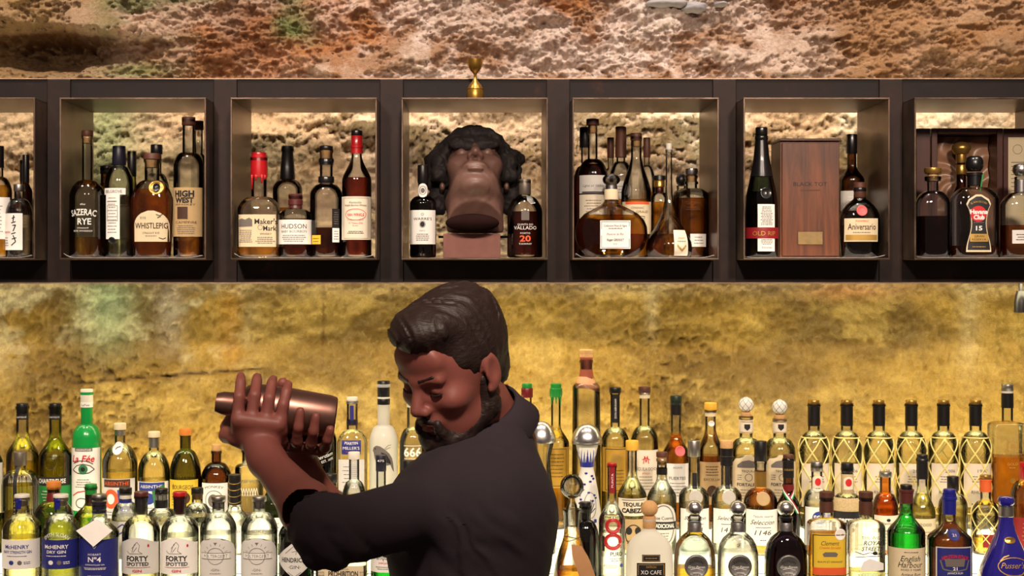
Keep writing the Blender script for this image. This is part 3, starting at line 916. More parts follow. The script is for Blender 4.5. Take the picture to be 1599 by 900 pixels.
b.cap(250, 284, 12, 'black_plastic')
b = B('dark bottle against the right side of the leftmost box', 40.5, MD - 0.005, 300, 284, 243, 20, 9, 'g_brown', 'slope', liq='q_cognac', level=330)
b.cap(242, 286, 10.5, 'black_plastic').label('cream_paper', 337, 356, 18, [('~', 340, 354, 3, 12, G_)])

# second box
b = B('clear rye bottle with white fancy lettering and a finger of amber left', 136.5, FR, 308, 281, 212, 55, 16, liq='q_orange', level=371, shape='round')
b.cap(204, 213, 18, 'brown_wood', name='stopper').cap(213, 224, 15.5, 'cork', name='cork')
b.prints([('SAZERAC', 332, 10, 42, WH, {'arc': 90, 'bold': 0.02}), ('RYE', 346.5, 10, 21, WH, {'bold': 0.02, 'dx': 2}), ('STRAIGHT', 357, 2.2, 18, WH), ('RYE WHISKEY', 361.5, 2.6, 30, WH), ('the', 320, 3, 8, WH, {'shear': .3})])
b = B('clear bottle with dark navy cap and tall white paper strip label', 186, FR + 0.005, 290, 259, 229, 45, 18, liq='q_water', level=320)
b.cap(228, 258, 20, 'navy_plastic', 22).label('white_paper', 303, 374, 23, [('~', 308, 366, 12, 16, G_), ('RYE SPIRIT', 316, 2.4, 17, K), ('frame', -9, 9, 322, 346, .7, G_)], dx=-6)
b.label('white_paper', 295, 305, 34, [('BELGROVE', 300, 5, 27, K)], dx=-4, name='banner').medal(376, 5.4, 'black_wax', 'wax_seal', dx=-6)
b = B('small brown bottle with dark cap between the rye bottles', 166.5, BK, 308, 286, 262, 36, 18, 'g_brown', liq='q_dark', level=330)
b.cap(259, 272, 20, 'black_plastic')
b = B('greenish bottle with long black cap behind the paper strip bottle', 206, BK, 310, 282, 238, 38, 13, 'g_olive', 'slope', liq='q_olive', level=308)
b.cap(236, 276, 14, 'black_plastic').label('grey_paper', 324, 372, 34)
b = B('stout amber rye bottle with round topped tan label and emblem medallion', 237.5, FR, 318, 281, 249, 65, 23, shape='round', cross='flat', dep=0.72, foot=58, liq='q_whisky', level=296)
b.cap(240, 249.5, 27, 'brown_wood', name='stopper').cap(249.5, 262, 22, 'cork', name='cork')
b.label('cream_paper', 330, 378, 53, [('WHISTLEPIG', 353, 9, 50, BR, {'bold': .015}), ('STRAIGHT RYE', 364.5, 3, 26, K), ('~', 367.5, 371, 1, 22, G_), ('RYE', 341, 3.4, 9, G_, {'dx': -12}),
        ('strokes', [[(8, 336), (14, 338), (18, 335)], [(10, 341), (15, 339)], [(12, 372), (18, 374), (22, 372)]], 1.2, K)], dx=3, shape='arch')
b.medal(294, 12, 'gold_metal', dx=11, ry=11).medal(294, 5.6, 'black_wax', 'emblem', dx=11, ry=7, th=0.0045)
b = B('clear bottle with black cap just behind the stout rye bottle', 244.5, BK, 300, 270, 228, 40, 15, liq='q_gold', level=310)
b.cap(226, 241, 18.5, 'black_plastic').cap(241, 252, 14, 'cork', name='cork')
b = B('tall clear whiskey bottle with big tan label and brown stopper', 294.5, FR + 0.008, 259, 238, 186, 47, 19, shape='round', liq='q_whisky', level=371)
b.cap(183, 196, 21, 'brown_wood', name='stopper')
b.label('tan_paper', 294, 370, 45, [('HIGH', 303.5, 9.5, 32, K, {'bold': .05, 'dx': -3}), ('WEST', 313.5, 8, 30, K, {'bold': .05, 'dx': -3}), ('WHISKEY', 320.5, 3.2, 34, K, {'dx': -2}), ('rect', -14, 3, 324, 343, 'ink_brown'),
        ('CAMPFIRE', 348, 4, 34, BR), ('~', 352, 367, 5, 34, G_)])
b = B('tall clear bottle hidden behind the big tan label bottle', 310, BK, 262, 240, 191, 24, 13, liq='q_whisky', level=370)
b.cap(189, 203, 16, 'brown_wood', name='stopper')

# third box
b = B('square bourbon bottle dipped in dripping red wax with cream label', 404.5, FR + 0.004, 330, 307, 246, 66, 24, shape='round', cross='soft', dep=0.72, liq='q_orange', level=385)
b.lat('wax_cap', 'red_wax', [(238, 20), (239, 23), (244, 24), (245, 25.5), (252, 26), (258, 26.5), (264, 27), (270, 27), (277, 26.5)])
for dx_, yb in ((-11, 296), (-3, 283), (6, 287), (11.5, 281)):
    V_, F_ = tube_geo([b.surf(dx_ * b.k, b.z(y), 0.0004) for y in (274, 279, (279 + yb) / 2, yb)], [0.0036, 0.0034, 0.0026, 0.0022], 8)
    b.add('wax_drip', V_, F_, 'red_wax')
b.label('cream_paper', 336, 386, 65, [("Maker's", 346.5, 8.6, 35, K, {'dx': 14, 'bold': .01}), ('Mark', 357, 8, 20, K, {'dx': 20, 'bold': .01}), ('WHISKY', 366, 3.2, 18, BR, {'dx': 14}), ('poly', [(-28, 344), (-24, 342), (-18, 344), (-12, 341), (-7, 344), (-7, 354), (-28, 355)], G_),
        ('~', 359, 380, 7, 21, G_, -17), ('~', 370, 382, 4, 30, G_, 13), ('ring', 5.5, 356, 4, 4, .7, G_)])
b = B('bourbon bottle with tall flared black cap in the third box', 449, BK, 296, 280, 232, 46, 18, liq='q_whisky', level=325)
b.lat('cap', 'black_wax', [(228, 17), (229, 19), (237, 19), (238, 18), (262, 22), (279, 24), (280, 23.5)])
b.label('cream_paper', 331, 385, 44)
b = B('small squat bourbon bottle sealed in brown wax with white label', 461.5, FR + 0.002, 338, 326, 306, 52, 20, shape='round', liq='q_cognac', level=342)
b.lat('wax_cap', 'brown_wax', [(303, 19), (304, 22), (311, 22), (312, 21), (313, 23), (320, 23), (321, 21), (325, 22)])
b.label('white_paper', 344, 382, 51, [('HUDSON', 354, 7.5, 42, K), ('BABY BOURBON', 362, 4.2, 42, G_), ('~', 367, 379, 4, 40, G_)])
b = B('dark banded bottle with ridged black neck and corner yellow label', 509.5, FR + 0.012, 306, 287, 234, 51, 20, shape='round', liq='q_dark', level=356)
b.cap(228, 235, 21, 'black_plastic').cap(235, 248, 19, 'cork', name='cork')
b.lat('neck_band', 'black_wax', [(248, 23), (249, 24), (254, 24), (254.5, 22), (258, 22)]).lat('lower_band', 'black_wax', [(276, 24), (277, 25), (284, 25), (286, 24)])
b.label('yellow_paper', 368, 382, 17, [('~', 371, 380, 2, 12, BR)], dx=-14, name='side_label').label('black_paper', 327, 357, 14, [('~', 331, 352, 6, 10, 'ink_grey')], dx=17, name='dark_label').label('white_paper', 357, 379, 13, [('~', 360, 376, 4, 10, G_)], dx=17, name='back_label')
b = B('bourbon bottle with bright red capsule and tall cream label', 557, FR - 0.002, 283, 240, 214, 46, 15.5, shape='slope', liq='q_red', level=278)
b.lat('capsule', 'red_wax', [(212, 16), (213, 17.5), (226, 17.8), (227, 20), (231, 20), (232, 18), (240, 18.5)]).cap(204, 212, 17.6, 'black_wax', name='stopper')
b.label('pale_paper', 308, 375, 45, [('Kentucky', 317, 3.4, 19, K, {'shear': .3}), ('Straight Bourbon Whiskey', 321.5, 3, 36, K, {'shear': .2}), ('ring', 0, 336, 17, 9, .8, RD), ('VAN WINKLE', 336, 4.4, 27, RD, {'bold': .02}), ('12 Years Old', 349, 3, 22, RD), ('Lot', 353, 2.4, 8, K),
        ('~', 361, 366, 2, 30, K), ('frame', -21, 21, 310, 373, .5, G_), ('~', 344, 345.2, 1, 36, G_)])

# fourth box, with the sculpture
b = B('black port bottle with white label and round neck seal', 660.5, FR + 0.02, 319, 306, 262, 41, 15, 'g_black', 'round', liq='q_black', level=330)
b.cap(258, 286, 17, 'black_plastic', name='capsule').label('white_paper', 329, 382, 38.5, [("WARRE'S", 342.5, 4.4, 30, K), ('disc', 0, 351, 3.6, 4.4, K), ('ring', 0, 351, 4.8, 5.6, .6, G_), ('PORTO', 361, 2.4, 8, G_), ('~', 365, 377, 4, 22, G_), ('ring', 0, 335.5, 2, 2, .5, G_)])
b.label('white_paper', 287, 309, 14, [('ring', 0, 298, 5, 7, .7, K), ('disc', 0, 298, 3, 4, G_)], shape='oval', name='neck_seal')
b = B('dark tawny port bottle with grey capsule and white print', 819.5, FR + 0.02, 334, 306, 282, 55, 17, shape='round', liq='q_port', level=331)
b.cap(280, 304, 19, 'grey_foil', name='capsule').label('black_paper', 342, 343, 1)
b.prints([('rect', -6, 6, 331, 345, 'ink_grey'), ('QUINTA DO', 351.5, 3, 24, WH), ('VALLADO', 356.5, 5.6, 36, WH), ('PORTO', 365, 2.6, 15, WH), ('20', 373, 9.5, 17, OR_, {'bold': .03}), ('TAWNY', 381.5, 2.6, 20, WH)])
V_ = [b.surf(x * b.k, b.z(y), 0.0012) for x, y in ((2, 306), (11, 306), (17, 318), (9, 320), (3, 314))]
b.add('neck_tag', V_, [(0, 1, 2, 3, 4)], 'white_paper', False)

# fifth box
b = B('tall dark bottle with black capsule at the far left back of the fifth box', 914, BK, 290, 258, 202, 40, 13, liq='q_red', level=270)
b.cap(199, 231, 18, 'black_plastic', name='capsule')
b = B('tall cognac bottle with dark stopper and two part cream label', 925.5, MD - 0.003, 276, 248, 190, 47, 15, shape='round', liq='q_red', level=257)
b.cap(186, 196, 20, 'brown_wood', name='stopper').cap(196, 208, 13, 'cork', name='cork')
b.label('grey_paper', 275, 303, 42, [('Ligne et Vallein', 291, 4, 34, G_, {'shear': .4}), ('rect', -19, 19, 300.5, 302.5, K)], name='upper_label').label('pale_paper', 305, 342, 42, [('~', 312, 338, 6, 30, G_)])
b = B('slim brown capped bottle second from left at the back of the fifth box', 953.5, BK + 0.035, 290, 262, 217, 24, 9.5, liq='q_gold', level=300, dy=0.0)
b.cap(215, 247, 11, 'brown_wood', name='capsule')
b = B('clear cognac bottle with long brown capsule and grey round label', 969.5, MD + 0.04, 282, 252, 202, 36, 14, liq='q_amber', level=300)
b.lat('capsule', 'brown_wood', [(198, 15), (199, 17), (205, 17), (206, 16.5), (246, 18)]).label('grey_paper', 284, 312, 30, [('~', 290, 304, 3, 20, G_)], shape='oval')
b = B('long necked cognac bottle with orange topped cream label', 993.5, MD - 0.02, 300, 246, 213, 47, 16.5, shape='cone', liq='q_amber', level=312)
b.cap(208, 220, 18, 'brown_wood', name='stopper').cap(220, 229, 15, 'cork', name='cork')
b.label('cream_paper', 316, 366, 44, [('rect', -20, 20, 316, 320, OR_), ('COGNAC', 325.5, 3.6, 20, BR), ('PAUL GIRAUD', 331.5, 4, 34, BR), ('~', 337, 344, 2, 24, G_), ('strokes', [[(-4, 340), (2, 338), (12, 340)]], .8, BR)])
b = B('narrow bottle with brown capsule right behind the long necked cognac', 1010, BK + 0.008, 284, 258, 217, 26, 9, liq='q_amber', level=300)
b.cap(215, 246, 11, 'brown_wood', name='capsule')
b = B('wide oval cognac flask with glass ball stopper and square white label', 954.5, FR - 0.012, 0, 0, 312, 113, 17, cross='flat', dep=0.30, liq='q_amber', level=336, name='cognac_decanter', cat='decanter',
      prof=[(404.5, 40), (403, 62), (398, 82), (388, 101), (376, 110), (365, 113), (354, 111), (344, 103), (334, 84), (327, 58), (322, 38), (317, 26), (312, 20), (306, 18), (298, 17), (296, 19)])
b.lat('neck_label', 'cream_paper', [(296, 21), (297, 21.5), (312, 22)]).ball(281, 14, 9.5, 'g_clear').lat('stopper_foot', 'steel', [(288, 15), (290, 19), (296, 19)])
b.label('white_paper', 345, 389, 47, [('frame', -22, 22, 346.5, 387.5, .7, G_), ('Collection Pinot & Vigne', 353, 3.6, 36, K, {'shear': .2}), ('Reserve du Roi', 366, 3.6, 26, G_, {'shear': .4}), ('Roger GROULT', 375, 3.6, 26, K, {'shear': .2, 'bold': .02}), ('X.O.', 381.5, 2.4, 7, K), ('~', 356, 359, 1, 30, G_)], dx=5)
b = B('bell shaped decanter with very tall thin neck and pointed white label', 1044.5, FR - 0.004, 0, 0, 238, 72, 10, liq='q_amber', level=366, name='thin_neck_decanter', cat='decanter',
      prof=[(404, 54), (402, 62), (396, 70), (388, 73), (378, 70), (368, 60), (358, 47), (346, 34), (334, 24), (320, 16), (308, 12), (290, 10.5), (260, 10), (240, 10), (236, 11.5), (234, 11)])
b.cap(224, 238, 9.6, 'white_plastic', name='stopper').label('pale_paper', 360, 400, 25, [('Jean', 372, 4, 13, GD, {'shear': .4}), ('poly', [(-8, 382), (0, 390), (8, 382), (8, 386), (0, 394), (-8, 386)], 'ink_gold'), ('~', 376, 379, 1, 16, G_)], dx=16)
b = B('brown bottle with gold banded stopper behind the thin neck decanter', 1029.5, BK - 0.005, 318, 300, 280, 30, 14, liq='q_amber', level=316)
b.lat('stopper', 'black_plastic', [(274, 14), (275, 19), (281, 20), (282, 15)]).lat('gold_band', 'gold_metal', [(282, 15.5), (283, 17), (292, 17), (293, 15)]).cap(293, 302, 13, 'maroon_wax', name='neck_wrap')
b = B('round shouldered apothecary style bottle of dark brandy with clear stopper', 1079.5, FR + 0.098, 308, 294, 274, 57, 18, shape='round', liq='q_cognac', level=310)
b.lat('stopper', 'steel', [(263, 17), (264, 20), (268, 20.5), (273, 18)]).cap(273, 284, 14.5, 'cork', name='cork').lat('neck_rim', 'g_clear', [(284, 21), (285, 22), (288, 21)])
b.label('white_paper', 366, 386, 26, [('~', 369, 383, 3, 18, G_)], dx=8).prints([('COGNAC', 318, 3.6, 24, 'ink_brown'), ('~', 323, 330, 2, 26, 'ink_brown')])
b = B('bottle with black oval stopper at the back right of the fifth box', 1064, BK + 0.045, 312, 298, 290, 30, 14, liq='q_whisky', level=330)
b.ball(281, 8.8, 10.5, 'black_plastic')

# sixth box
b = B('near black champagne shaped bottle with paper strip and red band', 1189, FR + 0.008, 0, 0, 201, 51, 17, 'g_darkgreen', liq='q_black', level=300,
      prof=[(404, 44), (402, 49), (398, 51), (340, 51), (320, 50), (304, 47), (290, 41), (272, 33), (250, 25), (232, 21), (219, 18.5), (218, 20), (213, 20), (212, 18.5), (200, 18)])
b.cap(199, 211, 19, 'black_wax', name='stopper').sleeve('neck_foil', 'black_wax', 212, 276)
b.label('white_paper', 320, 393, 27, [('~', 323, 353, 12, 20, G_), ('~', 374, 383, 4, 20, G_), ('Sincerely', 387, 3.4, 16, K, {'shear': .3})], dx=4).label('red_paper', 356, 373, 49.5, [('OLD RIP', 365, 7, 36, GD)], off=0.0016, name='red_band')
b.medal(303, 9, 'black_wax', 'wax_seal', dx=3)
b = B('dark brown bottle with grey label behind the wooden box', 1330, BK - 0.01, 282, 258, 213, 39, 14, 'g_brown', 'slope', liq='q_dark', level=300)
b.cap(210, 240, 17, 'black_wax', name='capsule').label('grey_paper', 299, 330, 37, [('~', 306, 326, 4, 24, 'ink_white')])
b = B('bulbous rum bottle with leather wrapped stopper, pink seal and gothic label', 1342.5, FR + 0.006, 0, 0, 300, 61, 17, cross='flat', dep=0.78, liq='q_black', level=352,
      prof=[(404, 48), (402, 53), (396, 57), (380, 59), (360, 61), (346, 61), (336, 59), (328, 53), (321, 43), (315, 30), (311, 20), (307, 18), (300, 18), (298, 19)])
b.lat('stopper', 'brown_wood', [(285, 16), (286, 19), (293, 19.5), (294, 18), (308, 19), (310, 17)]).lat('cord_band', 'black_wax', [(294, 19.5), (296, 20.5), (299, 19.5)])
b.label('cream_paper', 342, 378, 51, [('Aniversario', 354.5, 10, 43, BR, {'bold': .01}), ('PAMPERO', 346, 3, 20, OR_), ('rect', -24, 24, 367.5, 375.5, GD), ('~', 361.5, 366, 1, 30, G_)], dx=-2).medal(330, 8.5, 'pink_seal', 'wax_seal', dx=-2)

# seventh box
b = B('dark rum decanter with flat gold stopper at the left of the last box', 1456.5, FR + 0.006, 320, 298, 279, 52, 17, shape='round', cross='flat', dep=0.8, liq='q_dark', level=338, name='rum_decanter', cat='decanter')
b.lat('stopper', 'gold_metal', [(262, 20), (263, 27), (267, 28), (271, 25), (272, 18)]).cap(272, 283, 15, 'cork', name='cork').lat('neck_rim', 'g_clear', [(276, 25), (278, 26), (283, 25)])
b = B('rum bottle with black ball stopper and black label bearing a red disc', 1521.5, FR, 312, 292, 270, 73, 22, shape='round', cross='flat', dep=0.6, liq='q_cognac', level=384)
b.lat('stopper', 'black_wax', [(244, 14), (246, 22), (251, 27), (257, 28), (262, 27), (267, 22), (268, 18)]).sleeve('neck_band', 'black_wax', 270, 290)
b.label('cream_paper', 305, 394, 39, shape='keyhole', name='label_border').label('black_paper', 308, 391, 35, [
    ('disc', -1, 335, 12.5, 12.5, 'ink_red'), ('Havana', 331.5, 7, 27, WH, {'bold': .04}), ('Club', 340, 7, 17, WH, {'bold': .04}), ('15', 357, 7, 10, WH, {'bold': .03}), ('~', 347, 350, 1, 18, G_), ('EL RON DE CUBA', 316, 3, 26, GD, {'arc': 26}),
    ('rect', -14, 14, 366, 378, 'ink_gold'), ('GRAN', 369.5, 3.4, 15, K), ('RESERVA', 374.6, 3.2, 22, K), ('~', 384, 388, 1, 24, 'ink_gold')], shape='keyhole', off=0.0012)
V_ = [(-0.004 + 0.002 * i, -0.0195 - 0.0006 * i, b.z(300 - 9 * i)) for i in range(4)]
b.add('tax_strip', [(x + 0.010, y, z) for x, y, z in V_] + [(x + 0.013, y, z) for x, y, z in V_], [(0, 1, 5, 4), (1, 2, 6, 5), (2, 3, 7, 6)], 'green_paper')
b = B('clear rum bottle with polished silver stopper at the right picture edge', 1594, FR + 0.004, 322, 300, 276, 62, 17, shape='round', cross='flat', dep=0.7, liq='q_cognac', level=352)
b.lat('stopper', 'steel', [(256, 12), (258, 21), (263, 25), (268, 25), (273, 19), (275, 15)]).lat('neck_band', 'steel', [(281, 18), (282, 20), (300, 20), (301, 18)])
b.label('grey_paper', 360, 381, 40, [('~', 365, 377, 3, 30, K)], dx=0).prints([('~', 330, 342, 3, 20, 'ink_gold')])

# ------------------------------------------------------------------ back tier of the lit back bar
b = B('clear herbal liqueur bottle, black cap, yellow liquid, leftmost of the back tier', 35, 4, 712, 676, 634, 50, 19, shape='slope', liq='q_yellow', level=722)
b.cap(630, 646, 18.5, 'black_plastic').lat('cap_print_band', 'black_paper', [(646, 19), (655, 19.5)]).prints([('CHARTREUSE', 651, 2.6, 17, WH)], off=0.0012)
b.label('white_paper', 748, 790, 48)
b = B('olive green herbal liqueur bottle with black and green label', 86.5, 4, 714, 678, 634, 51, 19, 'g_olive', 'slope', liq='q_olive', level=715)
b.cap(630, 646, 18.5, 'black_plastic').lat('cap_print_band', 'black_paper', [(646, 19), (655, 19.5)]).prints([('CHARTREUSE', 651, 2.6, 17, WH)], off=0.0012)
b.label('green_paper', 742, 800, 50, [('rect', -33, 33, 742, 756, 'ink_black'), ('CHARTREUSE', 748.5, 7, 46, WH, {'bold': .02}), ('~', 762, 790, 6, 34, WH)]).medal(722, 9, 'g_olive', 'embossed_seal')
b = B('opaque bright green absinthe bottle with white cap and eye label', 135.5, 4, 684, 662, 612, 45, 18, 'green_paint', 'round')
b.cap(608, 628, 19.5, 'white_plastic', name='screw_cap').lat('cap_skirt', 'white_paper', [(628, 19), (629, 19.5), (636, 19.5)]).prints([('LaFee', 632, 3.4, 12, K)], off=0.001)
b.label('white_paper', 698, 795, 43.5, [('rect', -14, 14, 697.5, 703, 'ink_grey'), ('ABSINTHE', 700.4, 3, 24, WH), ('La F\u00e9e', 714, 11, 36, RD, {'shear': .25, 'bold': .02}),
    ('poly', [(-17, 731), (-10, 725), (0, 722.5), (10, 725), (16, 731), (8, 736), (0, 737), (-9, 736)], 'ink_white'), ('strokes', [[(-18, 732), (-10, 725), (0, 722.5), (10, 725), (17, 731)], [(-18, 732), (-9, 736.5), (0, 737.5), (9, 736), (17, 731)], [(-16, 722), (-6, 717.5), (6, 718), (15, 723)]], 1.3, K),
    ('disc', 0, 730.5, 7, 7, GN), ('disc', 0, 730.5, 3.4, 3.4, 'black_paper'), ('~', 745, 760, 4, 26, G_), ('strokes', [[(-18, 772), (-8, 766), (4, 764), (18, 766)]], 1.6, RD), ('ring', -2, 783, 10, 8, 1.2, K)])
b = B('clear absinthe bottle with round white neck seal and orange and blue label', 187.5, 4, 726, 694, 666, 54, 16, shape='round', liq='q_straw', level=735)
b.cap(661, 671, 19.5, 'cream_plastic', name='stopper').sleeve('neck_foil', 'brushed_tin', 672, 680)
b.label('white_paper', 689, 708, 15, [('strokes', [[(-3, 700), (0, 697), (4, 696)]], 1.4, BR)], shape='oval', name='neck_seal')
b.label('grey_paper', 745, 806, 50, [('rect', -22, 22, 746, 758, 'ink_brown'), ("ABSINTHE", 752, 6, 40, OR_), ('disc', -8, 776, 12, 15, OR_), ('poly', [(2, 762), (22, 760), (22, 800), (6, 800)], BL), ('disc', -8, 776, 6, 8, 'ink_white'), ('~', 794, 803, 2, 30, BL)])
b = B('clear absinthe bottle with cream stopper and dark blue printed label', 240.5, 4, 736, 706, 678, 49, 15.5, shape='round', liq='q_straw', level=748)
b.cap(674, 683, 19, 'cream_plastic', name='stopper').sleeve('neck_foil', 'brushed_tin', 684, 699)
b.label('white_paper', 750, 800, 47, [('rect', -22, 22, 751, 764, BL), ('ABSINTHE', 757, 5, 36, WH), ('poly', [(2, 764), (22, 754), (22, 790), (6, 792)], 'ink_green'), ('disc', -4, 776, 11, 9, 'ink_blue'), ('~', 788, 797, 2, 30, G_)])
b = B('dark green bottle with orange wooden stopper and yellow label', 289.5, 4, 742, 702, 676, 49, 17, 'g_darkolive', 'round', liq='q_olive', level=748)
b.cap(670, 680, 19.5, 'orange_wood', name='stopper').label('yellow_paper', 747, 792, 43, [('L', 755, 4, 3, K, {'dx': -14}), ('BOURGEOIS', 758, 7, 34, BR), ('disc', 4, 775, 8, 9, 'ink_brown'), ('~', 767, 788, 5, 14, BR, -12)])
b = B('round shouldered dark brown gin bottle with cork and white emblem label', 338, 4, 748, 722, 704, 48, 15, 'g_brown', 'round', liq='q_black', level=760)
b.cap(694, 705, 14.5, 'cork', name='cork').label('white_paper', 752, 806, 39, [('MONKEY', 757, 4, 30, K, {'arc': 40}), ('ring', 0, 778, 14, 15, 1.0, G_), ('disc', -1, 779, 8, 10, G_), ('~', 795, 803, 2, 28, G_)])
b = B('wide clear gin bottle with floral etching, next to the gin with bronze wrapped neck', 389, 4, 738, 724, 702, 44, 22, shape='square', liq='q_water', level=752)
b.cap(694, 706, 24, 'brushed_tin', name='screw_cap').prints([('N   M', 787, 5.5, 28, 'ink_grey'), ('strokes', [[(-16 + 4 * i, 772), (-13 + 4 * i, 760), (-10 + 4 * i, 772)] for i in range(8)], .9, 'ink_white'), ('~', 796, 806, 3, 26, 'ink_blue')])
b = B('green gin bottle with round red seal half hidden by the raised hands', 453.5, 4, 712, 690, 660, 42, 16, 'g_green', 'round', liq='q_green', level=716)
b.cap(654, 668, 18, 'brushed_tin').medal(695, 8.5, 'red_wax', 'red_seal', dx=-8).label('grey_paper', 714, 760, 36, [('~', 720, 752, 5, 26, GN)])
b = B('black genever bottle with white slanted script', 502, 4, 690, 665, 638, 47, 19, 'g_black', 'round', liq='q_black', level=700)
b.cap(633, 655, 20, 'black_plastic').lat('ring_band', 'brushed_tin', [(659, 20.5), (661, 21), (663, 20.5)])
b.prints([('Genever', 702, 9, 40, WH, {'shear': .5, 'rot': .32, 'bold': .02, 'dx': -2}), ('Amsterdam', 712, 6, 42, WH, {'shear': .5, 'rot': .32, 'dx': 1}), ('EST. 1695', 716.5, 4, 20, WH, {'rot': .3, 'dx': 12})])
b = B('clear gin bottle with white stopper and dark navy label panel', 550, 4, 694, 672, 626, 47, 17, shape='round', cross='soft', dep=0.8, liq='q_straw', level=735)
b.cap(620, 631, 17.5, 'white_plastic', name='stopper').sleeve('neck_foil', 'navy_plastic', 656, 664).label('navy_paper', 633, 656, 6, name='neck_strip')
b.label('navy_paper', 686, 708, 30, [("MARTIN", 691, 4.6, 20, WH, {'arc': -40}), ("MILLER'S", 698, 4.8, 26, WH), ('~', 702, 706, 1, 18, RD)]).label('grey_paper', 716, 770, 40, [('~', 724, 760, 6, 28, G_)], name='lower_label')
b = B('frosted white vodka bottle with black cap and grey bird picture', 599, 4, 690, 664, 600, 44, 19, 'g_frost', 'round')
b.cap(595, 620, 19.5, 'black_plastic').lat('cap_ring', 'white_plastic', [(620, 19.5), (621, 20), (622.5, 19.5)]).cap(622.5, 632, 20, 'black_plastic', name='cap_skirt')
b.prints([('poly', [(-17, 702), (-15, 697), (-10, 694), (-4, 695), (2, 699), (10, 706), (15, 714), (17, 722), (19, 736), (15, 731), (12, 724), (6, 725), (-2, 726), (-9, 722), (-13, 714), (-15, 705)], 'ink_grey'),
          ('poly', [(-2, 704), (6, 708), (12, 718), (13, 723), (5, 720), (-2, 712)], 'ink_black'), ('disc', -12, 699, 1.2, 1.2, K), ('strokes', [[(-4, 726), (-5, 734)], [(2, 726), (2, 733)], [(3, 699), (8, 694), (13, 693)], [(4, 700), (12, 697)]], .8, G_)], off=0.0006)
b = B('clear vodka bottle with white cap and three large white digits', 645, 4, 694, 668, 612, 42, 19, shape='round', liq='q_straw', level=738)
b.cap(607, 636, 20, 'white_plastic', name='screw_cap')
b.prints([('666', 704, 14, 28, WH, {'bold': .03}), ('rect', -14, 14, 694, 695, WH), ('PURE TASMANIAN VODKA', 714.5, 2.2, 26, WH), ('~', 718, 736, 6, 18, WH, 5)])
b = B('clear embossed bottle with white leaf pattern beside the bartender\'s beard', 690, 4, 690, 668, 636, 40, 17, shape='round', liq='q_straw', level=700)
b.cap(628, 646, 19, 'black_plastic').prints([('strokes', [[(-14 + 7 * i, 740), (-10 + 7 * i, 728), (-14 + 7 * i, 716), (-10 + 7 * i, 704), (-13 + 7 * i, 694)] for i in range(5)], 1.2, WH)])
b = B('clear bottle with dark maroon cap directly behind the bartender\'s neck', 786, 4, 690, 660, 606, 40, 14, shape='slope', liq='q_gold', level=700)
b.cap(600, 622, 16, 'maroon_wax', name='capsule')
b = B('clear bottle with maroon and green capsule left of the green waxed one', 823, 4, 690, 660, 606, 34, 14.5, shape='slope', liq='q_gold', level=700)
b.cap(599, 606, 16, 'green_wax', name='capsule_top').cap(606, 621, 18.5, 'maroon_wax', name='capsule')
b = B('clear bottle with bright green dripping wax top and gold label', 868, 4, 692, 664, 606, 41, 15, shape='slope', liq='q_gold', level=706)
b.lat('wax_cap', 'green_wax', [(599, 14), (600, 17), (606, 17), (607, 20), (618, 20), (620, 18)])
for i, (dx_, yb) in enumerate(((-8, 632), (-4, 625), (0, 630), (4, 624), (8, 633))):
    V_, F_ = tube_geo([b.surf(dx_ * b.k, b.z(y), 0.0008) for y in (616, 620, (620 + yb) / 2, yb)], [0.0026, 0.0024, 0.0017, 0.0014], 6)
    b.add('wax_drip', V_, F_, 'green_wax')
b.label('gold_paper', 697, 760, 38, [('~', 705, 745, 7, 26, BR), ('frame', -17, 17, 699, 757, .8, BR)])
b = B('tallest clear tequila bottle with cork top, terracotta neck and dripping clay shoulder', 915.5, 4, 606, 596, 562, 43, 19, shape='round', foot=46, liq='q_straw', level=742)
b.lat('stopper', 'cork', [(546, 19), (547, 22), (551, 22.5), (553, 20), (554, 21), (558, 20)]).lat('neck_clay', 'terracotta', [(557, 18), (559, 20.5), (563, 19), (575, 18.5), (586, 22), (590, 24)])
V_, F_ = rings_geo([(b.z(y), w / 2 * b.k, w / 2 * b.k, 2) for y, w in ((606, 33), (602, 38), (598, 35), (593, 30), (588, 23))], 28, False, False)
b.add('clay_drip', [(x + 0.004 * max(0, (606 - b.base + z / b.k) / -18 + 1), y, z - 0.012 * max(0, x / 0.03)) for x, y, z in V_], F_, 'salmon_clay')
b.prints([('strokes', [[(-6 + 3 * math.sin(i), 640 + i * 3), (2 + 5 * math.cos(i * 1.7), 645 + i * 3), (8 * math.sin(i * 2.1), 649 + i * 3)] for i in range(8)], 1.1, 'ink_gold')])
b = B('clear tequila bottle with black cap and long black neck strip', 960.5, 4, 690, 668, 612, 43, 14.5, shape='round', liq='q_straw', level=700)
b.cap(605, 614, 18.5, 'black_plastic', name='stopper').label('black_paper', 616, 660, 10, [('DON ABRAHAM', 638, 3, 30, WH, {'rot': PI / 2})], name='neck_strip')
b.label('gold_paper', 697, 766, 40, [('frame', -18, 18, 699, 764, 1, K), ('disc', 0, 715, 8, 9, 'ink_gold'), ('~', 730, 756, 5, 26, BR)])
b = B('clear tequila bottle with brown wooden stopper and ornate cream label', 1006.5, 4, 690, 666, 612, 43, 16, shape='round', liq='q_straw', level=705)
b.cap(604, 613, 19, 'brown_wood', name='stopper').cap(613, 622, 17, 'cream_plastic', name='collar')
b.label('pale_paper', 701, 772, 39, [('strokes', [[(-4, 722), (-2, 710), (0, 720), (2, 710), (4, 722)], [(-6, 716), (0, 713), (6, 716)]], 1.2, RD), ('TEQUILA OCHO', 730, 5.5, 34, G_), ('~', 740, 764, 5, 26, G_), ('A\u00d1EJO', 737, 2.6, 12, RD)])
b = B('amber tequila bottle with dark green topped cap and pink wax seal', 1055.5, 4, 712, 676, 624, 43, 16, shape='slope', liq='q_amber', level=678)
